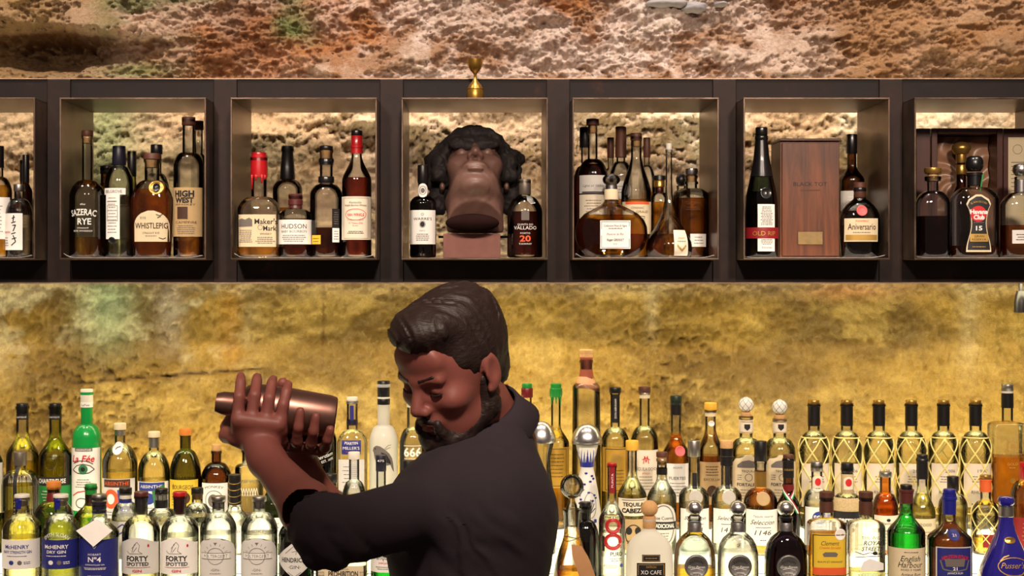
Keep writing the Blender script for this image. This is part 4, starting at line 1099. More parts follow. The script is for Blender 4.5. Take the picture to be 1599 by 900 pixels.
b.cap(618, 632, 18, 'dark_green_plastic', name='stopper').sleeve('capsule', 'black_plastic', 630, 648, 0.0012)
b.medal(703, 8, 'pink_seal', 'wax_seal', dx=4).label('white_paper', 722, 782, 42, [('AGAVE', 728, 3, 14, G_), ('FUERTES', 744.5, 5, 26, K), ('~', 750, 774, 5, 30, G_)])
b = B('dark rum coloured bottle with yellow stopper and tan label', 1109.5, 4, 704, 668, 640, 37, 16.5, shape='slope', liq='q_cognac', level=711)
b.cap(629, 640, 19.5, 'yellow_plastic', name='stopper').lat('neck_band', 'cream_paper', [(643, 17.5), (650, 18)]).medal(661, 4.5, 'white_paper', 'round_tag')
b.label('tan_paper', 720, 786, 34, [('~', 725, 742, 4, 24, BR), ('EXCELLIA', 747, 4, 26, BR), ('disc', 0, 765, 8, 9, 'ink_brown')])
def agave_head(b, cx_unused, y0, y1, w):
    """white stopper carved like an agave heart with crossing grooves"""
    cy, ry, rx = (y0 + y1) / 2, (y1 - y0) / 2, w / 2
    b.ball(cy, rx, ry, 'white_ceramic')
    g = []
    for s_ in (-1, 1):
        for j in range(7):
            path = []
            for i in range(13):
                q = i / 12; ph = PI * (0.12 + 0.76 * q)
                th = 2 * PI * j / 7 + s_ * q * 2.0
                path.append((rx * b.k * 1.005 * math.sin(ph) * math.cos(th), rx * b.k * 1.005 * math.sin(ph) * math.sin(th), b.z(cy) + ry * b.k * math.cos(ph)))
            g.append(tube_geo(path, 0.0005, 4))
    V_, F_ = join_geo(g)
    b.add('stopper_grooves', V_, F_, 'ink_grey')
for cx_, lab in ((1165, 'left of the two clear tequila bottles with white agave stoppers'), (1217.5, 'right of the two clear tequila bottles with white agave stoppers')):
    o_ = 4 if cx_ > 1200 else 0
    b = B(lab, cx_, 4, 706, 684, 650 + o_, 49, 20, shape='round', liq='q_straw', level=712, group='tequila bottles with agave stoppers')
    agave_head(b, cx_, 620 + o_, 644 + o_, 24)
    b.cap(644 + o_, 652 + o_, 17, 'cork', name='cork')
    b.lat('neck_label', 'pale_paper', [(656, 21.5), (657, 22), (676, 22.5)]).prints([('poly', [(-4, 662), (4, 662), (4, 668), (0, 672), (-4, 668)], K), ('rect', -10, 10, 657.5, 658.5, GD), ('rect', -10, 10, 674, 675, GD)], off=0.0022)
    b.label('cream_paper', 708, 786, 45, [('poly', [(-18, 724), (-10, 718), (0, 716), (10, 719), (18, 724), (18, 728), (-18, 728)], G_), ('TEQUILA', 733, 3.6, 22, K), ('ring', 0, 743, 6, 6, 1, G_), ('~', 738, 748, 3, 10, G_, -14), ('~', 738, 748, 3, 10, G_, 14), ('FORTALEZA', 754, 5, 36, K, {'bold': .02}), ('~', 760, 778, 4, 30, G_)], shape='arch')
NETS = ['leftmost', 'second from left', 'third from left', 'third from right', 'second from right', 'rightmost']
for i, cx_ in enumerate((1271, 1322.3, 1372.5, 1423, 1473.2, 1523.3)):
    b = B('pale rum bottle in knotted raffia net, %s of the six in a row' % NETS[i], cx_, 4, 700, 674, 630, 46, 18, shape='round', liq='q_straw', level=724, group='rum bottles in raffia nets')
    b.cap(625, 632, 17.5, 'gold_metal', name='stopper').sleeve('capsule', 'black_plastic', 633, 665, 0.0009)
    g = []
    zs0, zs1 = b.z(683 + (i % 3)), b.z(800)
    ph0 = i * 0.5
    for s_ in (-1, 1):
        for j in range(5):
            path = []
            for q in np.linspace(0, 1, 30):
                z_ = zs0 + (zs1 - zs0) * q
                th = ph0 + 2 * PI * j / 5 + s_ * q * 3.3
                r_ = b.rad(z_) + 0.0016
                path.append((r_ * math.cos(th), r_ * math.sin(th), z_))
            g.append(tube_geo(path, 0.0018, 5))
    for y_ in (683, 800):
        z_ = b.z(y_); r_ = b.rad(z_) + 0.0016
        g.append(tube_geo([(r_ * math.cos(t), r_ * math.sin(t), z_) for t in np.linspace(0, 2 * PI, 25)[:-1]], 0.0018, 5, True))
    V_, F_ = join_geo(g)
    b.add('raffia_net', V_, F_, 'raffia')
    yr = ['2006', '2006', '1998', '2000', '2006', '1998'][i]
    b.label('pale_paper', 722, 790, 42, [(yr, 733, 5, 16, G_, {'dx': 4}), ('~', 740, 752, 3, 24, G_), ('RHUM J.M', 766, 5, 30, 'ink_green' if i == 4 else G_, {'dx': 2}), ('rect', -14, 14, 784, 787, 'ink_blue' if i == 5 else ('ink_green' if i == 4 else 'ink_grey'))])
b = B('square clear rum bottle with gold e emblem half full of brown rum', 1573, 4, 672, 658, 606, 52, 17, shape='square', cross='sq', dep=0.92, liq='q_amber', level=712, lip=1.1)
b.cap(600, 606, 18, 'brushed_tin', name='stopper').lat('collar', 'white_plastic', [(606, 17), (614, 17.5)]).sleeve('capsule', 'black_plastic', 614, 637, 0.0012)
b.prints([('[e]', 693, 13, 18, GD, {'bold': .02}), ('ELEMENTS', 707, 3, 28, GD), ('GOLD', 722, 4, 16, GD), ('~', 726, 730, 1, 12, GD), ('disc', 0, 748, 4, 4, 'ink_gold')])

# ------------------------------------------------------------------ third tier
b = B('dark bottle with white edged label cut by the left picture edge', -13, 3, 724, 708, 690, 34, 15, 'g_black', 'round', liq='q_black', level=740)
b.cap(684, 700, 17, 'black_plastic').label('white_paper', 722, 800, 36, [('rect', -16, 14.5, 724, 798, 'ink_black'), ('~', 735, 790, 7, 22, WH)])
b = B('ribbed clear bottle of yellow liqueur with dull silver cap', 31.5, 3, 752, 733, 708, 55, 17, shape='round', liq='q_yellow', level=757)
b.cap(706, 727, 20, 'grey_foil').label('black_paper', 727, 830, 6, [('G.LI.NO', 790, 3.4, 40, GD, {'rot': PI / 2})], name='neck_ribbon')
g = []
for j in range(14):
    t_ = 2 * PI * j / 14
    g.append(tube_geo([((b.rad(b.z(y)) + 0.0002) * math.cos(t_), (b.rad(b.z(y)) + 0.0002) * math.sin(t_), b.z(y)) for y in np.linspace(742, 858, 8)], 0.0016, 5))
V_, F_ = join_geo(g); b.add('glass_ribs', V_, F_, 'g_clear')
b = B('clear gin bottle with bronze patterned black neck wrap', 366.5, 3, 812, 788, 744, 44, 17, shape='slope', liq='q_water', level=800)
b.lat('neck_wrap', 'black_plastic', [(741, 17), (742, 19), (786, 19.5), (788, 19)])
g = [tube_geo([(0.0149 * math.cos(t), 0.0149 * math.sin(t), b.z(y_) + 0.005 * math.sin(t)) for t in np.linspace(0, 2 * PI, 20)[:-1]], 0.0008, 4, True) for y_ in (752, 762, 772, 782)]
V_, F_ = join_geo(g); b.add('bronze_rings', V_, F_, 'gold_metal')
b.label('white_paper', 820, 852, 40, [('SMOKES', 827, 4, 24, G_)])
b = B('dark green gin bottle with brown wax top beside the black diamond label gin', 427, 3, 790, 758, 732, 42, 16, 'g_darkgreen', 'slope', liq='q_water', level=800)
b.lat('wax_cap', 'brown_wax', [(727, 18), (729, 23), (738, 23), (740, 20), (753, 21)]).label('white_paper', 806, 846, 38, [('~', 812, 842, 5, 26, G_)])
b = B('short clear bottle with two step black cap left of the raised elbow', 516, 3, 782, 766, 746, 42, 19, shape='square', liq='q_water', level=765)
b.cap(740, 754, 22, 'black_plastic').lat('cap_band', 'brushed_tin', [(763, 20), (764, 21.5), (768, 21.5)]).label('grey_paper', 800, 850, 36)
b = B('clear bottle with dark printed cap below the bird picture', 595, 3, 790, 766, 718, 38, 15, shape='round', liq='q_water', level=790)
b.cap(711, 736, 16.5, 'navy_plastic').prints([('475', 719, 3.4, 9, WH)], off=0.0025)
b = B('clear bottle with black cap below the three digit vodka', 638, 3, 790, 766, 726, 38, 16, shape='round', liq='q_water', level=790)
b.cap(719, 739, 18.5, 'black_plastic')
b = B('clear bottle with tall black cap in front of the leaf embossed bottle', 683, 3, 790, 766, 712, 38, 15, shape='round', liq='q_water', level=790)
b.cap(704, 742, 18, 'black_plastic')
def dome(b, y0, y1, w):
    pts = [(y1 - (y1 - y0) * math.cos(a), max(0.4, w * math.sin(a))) for a in np.linspace(0, PI / 2, 10)]
    b.lat('dome_stopper', 'steel', pts + [(y1 + 2, w * 0.97), (y1 + 3, w * 0.80)], 32)
b = B('clear hourglass tequila decanter under a polished steel dome', 845.5, 3, 0, 0, 692, 46, 20, liq='q_straw', level=800, name='tequila_decanter', cat='decanter',
      prof=[(865, 42), (862, 45), (830, 46), (800, 45), (775, 40), (750, 33), (730, 28), (714, 28), (703, 33), (696, 37), (692, 38)])
dome(b, 658, 689, 45)
b = B('white ceramic tequila decanter with blue painted leaves under a steel dome', 916.5, 3, 0, 0, 692, 46, 20, 'white_ceramic', name='tequila_decanter', cat='decanter',
      prof=[(865, 44), (862, 47), (830, 47), (800, 44), (770, 36), (745, 27), (732, 21), (726, 19), (720, 22), (710, 29), (700, 33), (693, 36), (691, 36)])
dome(b, 662, 690, 48)
b.lat('gold_ring', 'brushed_tin', [(690, 47), (691, 48), (693.5, 47)])
tri = []
for i in range(-4, 5): tri.append(('poly', [(i * 5.2 - 2.6, 724), (i * 4.6, 700 + 3 * (i % 2)), (i * 5.2 + 2.6, 724)], 'blue_glaze'))
b.prints(tri + [('rect', -20, 20, 721, 729, 'blue_glaze')] + [('disc', 11 * math.sin(i * 0.9) - 2 + 0.5 * i, 738 + i * 4.2, 2.4, 1.6, 'blue_glaze') for i in range(12)]
         + [('disc', 12 * math.cos(i * 0.8), 812 + 3 * math.sin(i * 1.3), 2.8, 1.6, 'blue_glaze') for i in range(9)]
         + [('disc', -13 + 2 * (i % 2), 760 + i * 6, 2.2, 1.6, 'blue_glaze') for i in range(8)], off=0.0006)
b.label('white_ceramic', 766, 808, 21, [('ring', 0, 787, 10, 20, .9, G_), ('strokes', [[(0, 800), (0, 778)], [(0, 798), (-6, 784)], [(0, 798), (6, 784)], [(0, 799), (-8, 791)], [(0, 799), (8, 791)], [(0, 797), (-3, 780)], [(0, 797), (3, 780)]], 1.2, K)], dx=4, shape='oval', name='agave_emblem')
b = B('clear mezcal bottle with yellow cap and black letterpress label', 987, 3, 774, 738, 700, 45, 15, shape='slope', liq='q_straw', level=770)
b.cap(688, 703, 20, 'yellow_plastic', name='stopper').label('pale_paper', 776, 803, 43, [('rect', -19, 19, 778, 779, K), ('TEQUILA', 785, 6, 34, K, {'bold': .04}), ('CABEZA', 794.5, 7, 38, K, {'bold': .05})])
b.label('tan_paper', 808, 856, 34, [('disc', -7, 826, 5, 6, K), ('disc', 7, 826, 5, 6, K), ('ring', 0, 832, 13, 16, 1.5, K), ('~', 840, 850, 3, 24, K)], name='lower_label')
b = B('clear tequila bottle with black cap and grey oval label', 1033.5, 3, 776, 744, 716, 45, 15.5, shape='slope', liq='q_water', level=770)
b.cap(706, 714, 17.5, 'brown_wood', name='stopper').cap(714, 726, 15, 'cork', name='cork').sleeve('neck_band', 'black_plastic', 731, 741, 0.001)
b.label('grey_paper', 784, 850, 41, [('ring', 0, 817, 19, 31, 1.6, G_), ('Jose Cuervo', 806, 5.5, 32, K), ('rect', -24, 24, 812, 824, K), ('TRADICIONAL', 818, 6.6, 37, WH, {'bold': .03}), ('~', 828, 840, 3, 20, G_)], shape='oval')
for cx_, lab, wx in ((1083.5, 'clear tequila bottle with tall silver cap and glass medallion', 'brushed_tin'), (1134.5, 'clear tequila bottle with wooden topped black cap and handwritten number label', 'black_plastic')):
    b = B(lab, cx_, 3, 776, 760, 712, 47, 17, shape='round', liq='q_water', level=786)
    if wx == 'brushed_tin': b.cap(688, 713, 19.5, 'brushed_tin', name='screw_cap')
    else: b.cap(688, 700, 20, 'cork', name='stopper').sleeve('capsule', 'black_plastic', 700, 727, 0.0016)
    b.label('black_paper', 738 if wx == 'brushed_tin' else 727, 762, 7, name='neck_strip').medal(774, 10.5, 'g_cream', 'glass_medallion')
    b.label('white_paper', 792, 846, 43, [('Seleccion', 806, 6, 34, K, {'shear': .5}), ('1414', 824, 8, 22, K, {'shear': .2}), ('rect', -12, 12, 815, 816, G_), ('~', 834, 842, 2, 22, G_)])
b = B('amber tequila bottle with black cap, medallion and handwritten number label', 1187.5, 3, 784, 762, 720, 52, 18, shape='round', liq='q_whisky', level=735)
b.cap(689, 720, 19.5, 'black_plastic').sleeve('gold_band', 'gold_metal', 736, 760, 0.0007)
b.medal(776, 10.5, 'tan_paper', 'medallion').label('white_paper', 793, 848, 48, [('Tequila reserva', 803, 3.4, 32, G_, {'shear': .4}), ('Seleccion', 812, 7.5, 38, K, {'shear': .5}), ('1146', 828, 8, 25, K, {'shear': .25}), ('rect', -12, 12, 820, 821, G_), ('~', 838, 842, 1, 14, K)])
b = B('dark bottle with black cap wearing a red, white and green ribbon', 1231, 3, 790, 764, 716, 36, 16, 'g_brown', 'slope', liq='q_dark', level=770)
b.cap(710, 716, 16.5, 'brown_wood', name='stopper').sleeve('capsule', 'black_plastic', 718, 746, 0.0012).prints([('DELEON', 733, 3, 14, GD)], off=0.002)
b.sleeve('neck_wrap', 'maroon_wax', 756, 766, 0.0008)
for dx_, m_ in ((0, 'green_paper'), (2.4, 'white_paper'), (4.8, 'red_paper')):
    for s_ in (1, -1):
        V_ = []
        for y_ in np.linspace(758, 800, 9):
            q = (y_ - 758) / 42
            for e in (0, 2.4):
                V_.append(b.surf(s_ * ((q - 0.5) * 26 + dx_ + e - 4) * b.k, b.z(y_), 0.0018 + (0.0006 if s_ > 0 else 0)))
        b.add('ribbon', V_, [(2 * i, 2 * i + 1, 2 * i + 3, 2 * i + 2) for i in range(8)], m_)
b = B('white labelled cacha\u00e7a bottle with silver screw cap and red neck tag', 1275.5, 3, 782, 764, 726, 40, 17, shape='round', liq='q_water', level=780)
b.cap(721, 736, 19, 'brushed_tin', name='screw_cap').label('pale_paper', 742, 766, 15, [('disc', 0, 752, 4.5, 6, RD), ('~', 760, 764, 1, 8, G_)], shape='arch', name='neck_tag')
b.label('white_paper', 790, 850, 38, [('disc', 0, 806, 11, 10, BL), ('SOU', 806, 8, 18, WH, {'bold': .03}), ('~', 822, 844, 5, 28, BL)])
b = B('straw wrapped cacha\u00e7a bottle with black cap and black lettered band', 1323, 3, 786, 770, 730, 46, 18, shape='round', liq='q_straw', level=790)
b.cap(723, 738, 19, 'black_plastic', name='screw_cap').sleeve('straw_neck', 'wicker', 740, 770, 0.0012).label('pale_paper', 744, 764, 13, [('disc', 0, 753, 4.5, 6, RD)], shape='arch', name='neck_tag', off=0.002)
b.sleeve('straw_wrap', 'wicker', 776, 862, 0.0012).label('black_paper', 796, 820, 44, [('germana', 808, 8.5, 38, WH, {'bold': .03})], off=0.0022)
b = B('bright orange liqueur bottle with silver screw cap and white label', 1382.5, 3, 792, 770, 741, 39, 17, 'g_orange', 'round', liq='q_orange', level=780)
b.cap(737, 745, 19.5, 'brushed_tin', name='screw_cap').label('pale_paper', 803, 856, 37, [('disc', 0, 810, 3, 2.4, K), ('Clement', 815, 4, 26, K), ('~', 824, 848, 5, 26, G_)])
b = B('slim clear bottle with tall black capsule among the raffia nets', 1440, 3, 800, 760, 716, 40, 16, shape='slope', liq='q_straw', level=770)
b.cap(710, 716, 17, 'black_plastic', name='stopper').sleeve('capsule', 'black_plastic', 716, 748, 0.0012).label('cream_paper', 808, 856, 37, [('2000', 817, 5, 18, G_), ('~', 826, 850, 5, 24, G_)])
b = B('clear bottle with short black cap behind the blue capped rum', 1488, 3, 790, 770, 748, 44, 15, shape='round', liq='q_straw', level=786)
b.cap(744, 766, 18, 'black_plastic', name='capsule')
b = B('amber bottle in raffia net with orange capsule beside the cobalt decanter', 1539, 3, 802, 782, 746, 42, 16, shape='round', liq='q_gold', level=838)
b.cap(742, 748, 18, 'gold_metal', name='stopper').sleeve('capsule', 'orange_paper', 748, 768, 0.0014)
g = []
for s_ in (-1, 1):
    for j in range(5):
        path = []
        for q in np.linspace(0, 1, 24):
            z_ = b.z(788) + (b.z(858) - b.z(788)) * q
            th = 2 * PI * j / 5 + s_ * q * 2.6
            r_ = b.rad(z_) + 0.0016
            path.append((r_ * math.cos(th), r_ * math.sin(th), z_))
        g.append(tube_geo(path, 0.0013, 5))
V_, F_ = join_geo(g); b.add('raffia_net', V_, F_, 'raffia'); b.label('red_paper', 832, 852, 20)
b = B('red capped bottle with pink and red label at the right picture edge', 1601, 3, 776, 750, 728, 44, 16, shape='round', liq='q_amber', level=790)
b.cap(722, 748, 18, 'red_wax', name='capsule').label('red_paper', 806, 856, 42, [('~', 812, 850, 6, 26, GD)]).medal(772, 6.5, 'pink_seal', 'round_seal')

# ------------------------------------------------------------------ second tier
b = B('squat green liqueur bottle with orange stopper and red brown neck', 84, 2, 806, 782, 760, 60, 20, 'g_olive', 'round', liq='q_olive', level=802)
b.cap(752, 764, 22.5, 'orange_wood', name='stopper').cap(764, 783, 19, 'maroon_wax', 24, name='neck_wax')
b = B('clear bottle with ridged dark green cap behind the white diamond tag', 142, 2, 806, 784, 760, 50, 18, shape='slope', liq='q_olive', level=800)
b.cap(756, 772, 18.5, 'green_wax', name='screw_cap').cap(772, 790, 15, 'brown_wood', name='cork')
b = B('clear bottle with black and white capped neck and navy ring', 196, 2, 808, 784, 768, 42, 18, shape='round', liq='q_water', level=805)
b.cap(762, 770, 20, 'black_plastic', name='stopper').cap(770, 779, 18.5, 'white_plastic', name='cork').sleeve('neck_ring', 'navy_paper', 780, 785, 0.001)
b.label('grey_paper', 812, 870, 38, [('strokes', [[(-14, 826), (0, 816), (14, 826)], [(-14, 838), (0, 828), (14, 838)]], 2, BL)])
b = B('clear bottle with black, white and black banded neck', 252, 2, 808, 794, 768, 44, 19, shape='round', liq='q_water', level=805)
b.cap(763, 771, 20, 'black_plastic', name='stopper').cap(771, 781, 19, 'white_plastic', name='middle_band').sleeve('neck_band', 'black_plastic', 781, 793, 0.001)
b = B('clear bottle with flat black stopper between the two spotted gins and the grey arch labels', 308, 2, 808, 786, 768, 44, 17, shape='round', liq='q_water', level=805)
b.cap(762, 770, 19, 'black_plastic', name='stopper').cap(770, 780, 15, 'cork', name='cork')
b = B('clear round bodied bottle with white stopper in front of the navy label gin', 553, 2, 786, 750, 712, 40, 16, shape='round', liq='q_water', level=800)
b.cap(706, 717, 18.5, 'white_plastic', name='stopper').label('white_paper', 794, 815, 14, dx=7, name='side_label')
b = B('round shouldered black bottle beneath the painted ceramic decanter', 914, 2, 840, 812, 790, 42, 17, 'g_black', 'round', liq='q_black', level=850)
b.cap(784, 800, 18, 'black_plastic')
b = B('slender mezcal bottle with red neck strip and large red figure eight', 955.5, 2, 812, 780, 726, 41, 14, shape='slope', liq='q_water', level=830)
b.cap(723, 729, 15, 'red_wax', name='capsule').label('red_paper', 729, 770, 8, [('PUNTA', 750, 3, 22, WH, {'rot': PI / 2})], name='neck_strip')
b.prints([('~', 800, 807, 2, 26, K), ('100%', 851, 4, 14, K, {'dx': 6}), ('PURO', 862, 6.5, 20, K, {'dx': 6, 'bold': .03}), ('~', 868, 874, 2, 20, K, 5), ('MEXICO', 881, 5.5, 20, K, {'dx': -4}), ('disc', 14, 880, 3, 3, 'ink_blue'), ('rect', -18, -13, 835, 858, K)])
g = []
for cy_, rx_, ry_ in ((819, 9.5, 9.5), (843, 11.5, 10.5)):
    g.append(tube_geo([b.surf((rx_ * math.cos(t)) * b.k, b.z(cy_ + ry_ * math.sin(t)), 0.001) for t in np.linspace(0, 2 * PI, 30)[:-1]], 0.0044, 8, True))
V_, F_ = join_geo(g); b.add('figure_eight', V_, F_, 'red_wax')

# ------------------------------------------------------------------ front tier
def mchenry(cx_, lab, paper, ink, lq, w, txt):
    b = B(lab, cx_, 1, 828, 804, 778, w, 21, shape='round', liq=lq, level=838)
    b.cap(772, 777, 23.5, 'white_plastic', name='stopper').cap(777, 790, 18, 'cream_plastic', name='cork').label('blue_foil', 778, 794, 9, dx=-3, name='neck_label')
    b.label(paper, 839, 884, w - 1.5, [('McHENRY', 849.5, 6, 38, ink, {'bold': .02}), (txt, 857.5, 4.6, 46 if len(txt) > 8 else 30, ink, {'bold': .02}), ('~', 862, 866, 1, 40, ink),
        ('disc', -8, 874, 4, 3.4, ink), ('disc', 5, 874, 3.4, 3.4, 'ink_grey'), ('~', 872, 877, 2, 12, ink, 16)])
    return b
b = mchenry(34.5, 'gin bottle with white label and blue neck strip at the front left', 'white_paper', BL, 'q_straw', 60, 'NAVY STRENGTH GIN')
b = mchenry(95, 'gin bottle with blue label and white stopper, second in the front row', 'navy_paper', WH, 'q_water', 57, 'DRY GIN')
b.prints([('SMITH SLOAN', 830, 6, 44, 'ink_white', {'arc': 30})])
b = B('gin bottle with striped neck, navy label and white diamond paper tag', 155, 1, 832, 806, 776, 61, 21, shape='slope', liq='q_water', level=838)
b.cap(772, 783, 23, 'brushed_tin', name='stopper')
for y_ in (784, 790.5, 797): b.sleeve('neck_stripe', 'navy_plastic', y_, y_ + 4, 0.001)
b.label('navy_paper', 838, 928, 60, [('HOBART', 861, 3.4, 20, WH), ('N\u00ba4', 868.5, 8, 20, WH, {'bold': .02}), ('SUPERDISTILLED GIN', 877, 2.2, 30, WH), ('strokes', [[(-3, 848), (0, 852), (3, 848)]], .8, WH), ('~', 881, 885, 2, 42, WH), ('~', 893, 898, 2, 22, WH)])
c_ = [(-28, 824), (4, 806), (28, 824), (0, 848)]
V_ = [(x * b.k, -0.0445 + 0.006 * (824 - y) / 20, b.z(y)) for x, y in c_]
b.add('diamond_tag', V_ + [(x, y + 0.0008, z) for x, y, z in V_], [(0, 1, 2, 3), (7, 6, 5, 4), (0, 4, 5, 1), (1, 5, 6, 2), (2, 6, 7, 3), (3, 7, 4, 0)], 'white_paper', False)
for cx_, lab, capm, corkm, paper, lq, lv in ((220.5, 'spotted gin bottle with red brown stopper and yellowish spirit', 'brown_wax', 'pewter', 'grey_paper', 'q_straw', 884), (281, 'spotted gin bottle with dark red stopper and clear spirit', 'red_wax', 'maroon_wax', 'white_paper', 'q_water', 836)):
    b = B(lab, cx_, 1, 832, 806, 774, 59, 20, shape='round', liq=lq, level=lv)
    b.cap(768, 778, 22, capm, name='stopper').cap(778, 803, 15, corkm, name='cork')
    b.label(paper, 840, 892, 57, [('FORTY', 867.5, 8, 34, K, {'bold': .035}), ('SPOTTED', 876, 5.6, 35, K, {'bold': .03}), ('GIN', 886.5, 4, 14, RD, {'bold': .03}), ('~', 881, 882, 1, 30, G_), ('rect', -20, 20, 881, 881.5, RD),
        ('strokes', [[(-8, 858), (-4, 846), (0, 842), (4, 847), (2, 856), (8, 860), (-12, 860), (-16, 856)], [(-2, 845), (-8, 852)], [(0, 850), (-6, 858)]], .7, G_), ('disc', 17, 848, 1.6, 2.4, RD)], shape='wave')
for cx_, lab in ((341, 'gin bottle with grey arched label and silver stopper, next to the spotted gin'), (405, 'gin bottle with grey arched label and silver stopper, next to the black bottle')):
    b = B(lab, cx_, 1, 828, 800, 780, 57, 19, shape='round', liq='q_water', level=832, group='gin bottles with arched labels')
    b.cap(775, 783, 22.5, 'brushed_tin', name='stopper').cap(783, 797, 15, 'steel', name='plug')
    b.label('grey_paper', 836, 897, 54, [('rect', -22, 22, 860, 868, 'ink_white'), ('ring', 0, 864, 13, 13, .8, G_), ('POLTERGEIST', 864, 5, 38, G_), ('rect', -25, 25, 859, 859.7, G_), ('rect', -25, 25, 868.5, 869.2, G_), ('-GIN-', 885, 4, 14, G_), ('~', 890, 892, 1, 18, G_), ('poly', [(-3, 843), (3, 843), (0, 847)], G_)]
            + [('strokes', [[(16 * math.cos(a), 864 - 16 * math.sin(a)), (20 * math.cos(a), 864 - 20 * math.sin(a))] for a in np.linspace(0.4, PI - 0.4, 7)], .6, G_)], shape='arch')
    if cx_ > 400: b.prints([('SMOKES', 825, 5, 32, 'ink_grey', {'arc': 50})], off=0.001)
b = B('black apothecary gin bottle with pale diamond label', 463, 1, 836, 816, 798, 55, 24, 'g_black', 'round', liq='q_black', level=850)
b.cap(792, 808, 26, 'black_plastic', name='stopper').prints([('~', 822, 829, 2, 24, G_)])
b.label('grey_paper', 842, 899, 54, [("HENDRICK'S", 870, 7, 43, K, {'bold': .02}), ('\u00b7GIN\u00b7', 881, 5.4, 19, K), ('strokes', [[(0, 848), (-14, 860)], [(0, 848), (14, 860)], [(-4, 858), (4, 856), (2, 862)], [(-10, 889), (0, 896), (10, 889)]], .8, G_)], shape='diamond')
b = B('broad square gin bottle with brown cap and cream lettered label below the elbow', 534.5, 1, 832, 812, 782, 80, 27, shape='square', cross='sq', dep=0.7, liq='q_water', level=850)
b.cap(777, 790, 29, 'brown_wood', name='stopper').label('cream_paper', 879, 940, 79, [('PROHIBITION', 891, 8.5, 46, K, {'bold': .03, 'dx': 4}), ('AMERICAN', 884, 2.6, 16, K, {'dx': 4}), ('100%', 889, 3.4, 10, BR, {'dx': -30}), ('GRAPE', 893.5, 3, 10, BR, {'dx': -30}), ('BATHTUB', 889, 3, 11, BR, {'dx': 35}), ('CUT GIN', 893.5, 3, 11, BR, {'dx': 35}), ('poly', [(-3, 898), (11, 898), (8, 904), (0, 904)], BR)])
b = B('green London gin bottle with white label beside the bartender\'s chest', 604, 1, 812, 790, 772, 50, 22, 'g_green', 'round', liq='q_green', level=815)
b.cap(768, 784, 23, 'brushed_tin').label('white_paper', 852, 890, 48, [('Tanqueray', 866, 8, 40, K, {'shear': .4}), ('IMPORTED', 875.5, 3, 22, RD), ('poly', [(-4, 853), (4, 853), (4, 858), (-4, 858)], G_), ('~', 880, 886, 2, 34, G_)])
b = B('clear decanter with glass ball stopper and brown paper tag', 893, 1, 0, 0, 795, 62, 26, liq='q_amber', level=888, name='tagged_decanter', cat='decanter',
      prof=[(950, 56), (947, 60), (930, 62), (905, 60), (880, 52), (860, 41), (848, 32), (838, 26), (825, 24), (810, 25), (800, 28), (797, 30), (795, 29)])
b.ball(760, 18.5, 19, 'g_clear').lat('stopper_neck', 'g_clear', [(778, 8), (782, 9), (788, 15), (790, 16), (800, 20), (822, 19)])
b.add('tag_string', *tube_geo([(0.0185 * math.cos(t), 0.0185 * math.sin(t), b.z(842 + 2 * math.sin(2 * t))) for t in np.linspace(0, 2 * PI, 20)[:-1]], 0.001, 5, True), 'string')
V_ = []
for q in np.linspace(0, 1, 8):
    y_ = 850 + 52 * q; x_ = 6 + 18 * q
    hw_ = 8 + 5 * min(1, q * 3)
    zz = b.z(y_); yy = -b.rad(zz) - 0.003
    V_ += [((x_ - hw_) * b.k, yy, zz + 0.004), ((x_ + hw_) * b.k, yy + 0.004 * q, zz)]
b.add('paper_tag', V_, [(2 * i, 2 * i + 1, 2 * i + 3, 2 * i + 2) for i in range(7)], 'kraft_tag')
def patron(cx_, lab, w, gl, lq, lv, ballm, medal=True):
    b = B(lab, cx_, 1, 0, 0, 815, w, 20, gl, liq=lq, level=lv, cross='flat', dep=0.72,
          prof=[(950, w * .82), (947, w * .90), (938, w * .96), (910, w), (880, w), (862, w * .97), (850, w * .88), (841, w * .72), (835, w * .52), (831, w * .37), (827, 20), (815, 19), (813, 21), (811, 20)])
    b.ball(794.5, 13.4, 12.8, ballm)
    if medal:
        b.lat('neck_ring', 'g_clear' if gl != 'g_purple' else 'black_plastic', [(806, 17), (808, 22), (811, 22), (813, 19)]).lat('neck_band', 'pewter', [(816, 20.5), (817, 21.5), (830, 22)])
        b.medal(881, 18.5, 'pewter', 'silver_medallion', th=0.004, prints=[('PATRON', 872, 3.6, 22, K, {'arc': 16}), ('Gran Patron', 881, 4, 26, WH, {'shear': .4}), ('strokes', [[(-10, 885), (0, 883), (10, 886)], [(-6, 890), (6, 890)]], .8, WH), ('~', 892, 894, 1, 14, K)])
    return b
b = patron(1014, 'creamy white coffee tequila bottle with cork ball and black label', 74, 'g_cream', None, 0, 'cork', False)
b.cap(806, 825, 19.5, 'cork', 21, name='cork')
b.label('black_paper', 862, 873, 28, [('~', 865, 870, 1, 18, GD), ('frame', -13, 13, 863, 872, .6, GD)], name='small_label').label('black_paper', 875, 935, 44, [('PATRON', 881, 3.4, 15, GD), ('XO CAFE', 889, 6.5, 32, WH), ('frame', -20, 20, 877, 930, .8, GD), ('disc', 0, 899, 5, 3, GD)])
b = patron(1084.5, 'smoky blue glass tequila bottle with steel ball and pewter medallion', 65, 'g_blue_clear', 'q_gold', 885, 'steel')
b = patron(1152, 'clear glass tequila bottle with steel ball and pewter medallion', 64, 'g_clear', 'q_water', 860, 'steel')
b = patron(1227, 'dark purple tequila bottle with steel ball and pewter medallion', 66, 'g_purple', 'q_black', 850, 'steel')
b = B('square shouldered bottle of golden orange liqueur with yellow label', 1290.5, 1, 828, 810, 776, 58, 20, shape='square', cross='soft', dep=0.9, liq='q_gold', level=832)
b.lat('stopper', 'brown_wood', [(768, 20), (769, 22), (780, 22), (780.5, 20), (783, 20), (783.5, 21.5), (799, 22), (800, 20)])
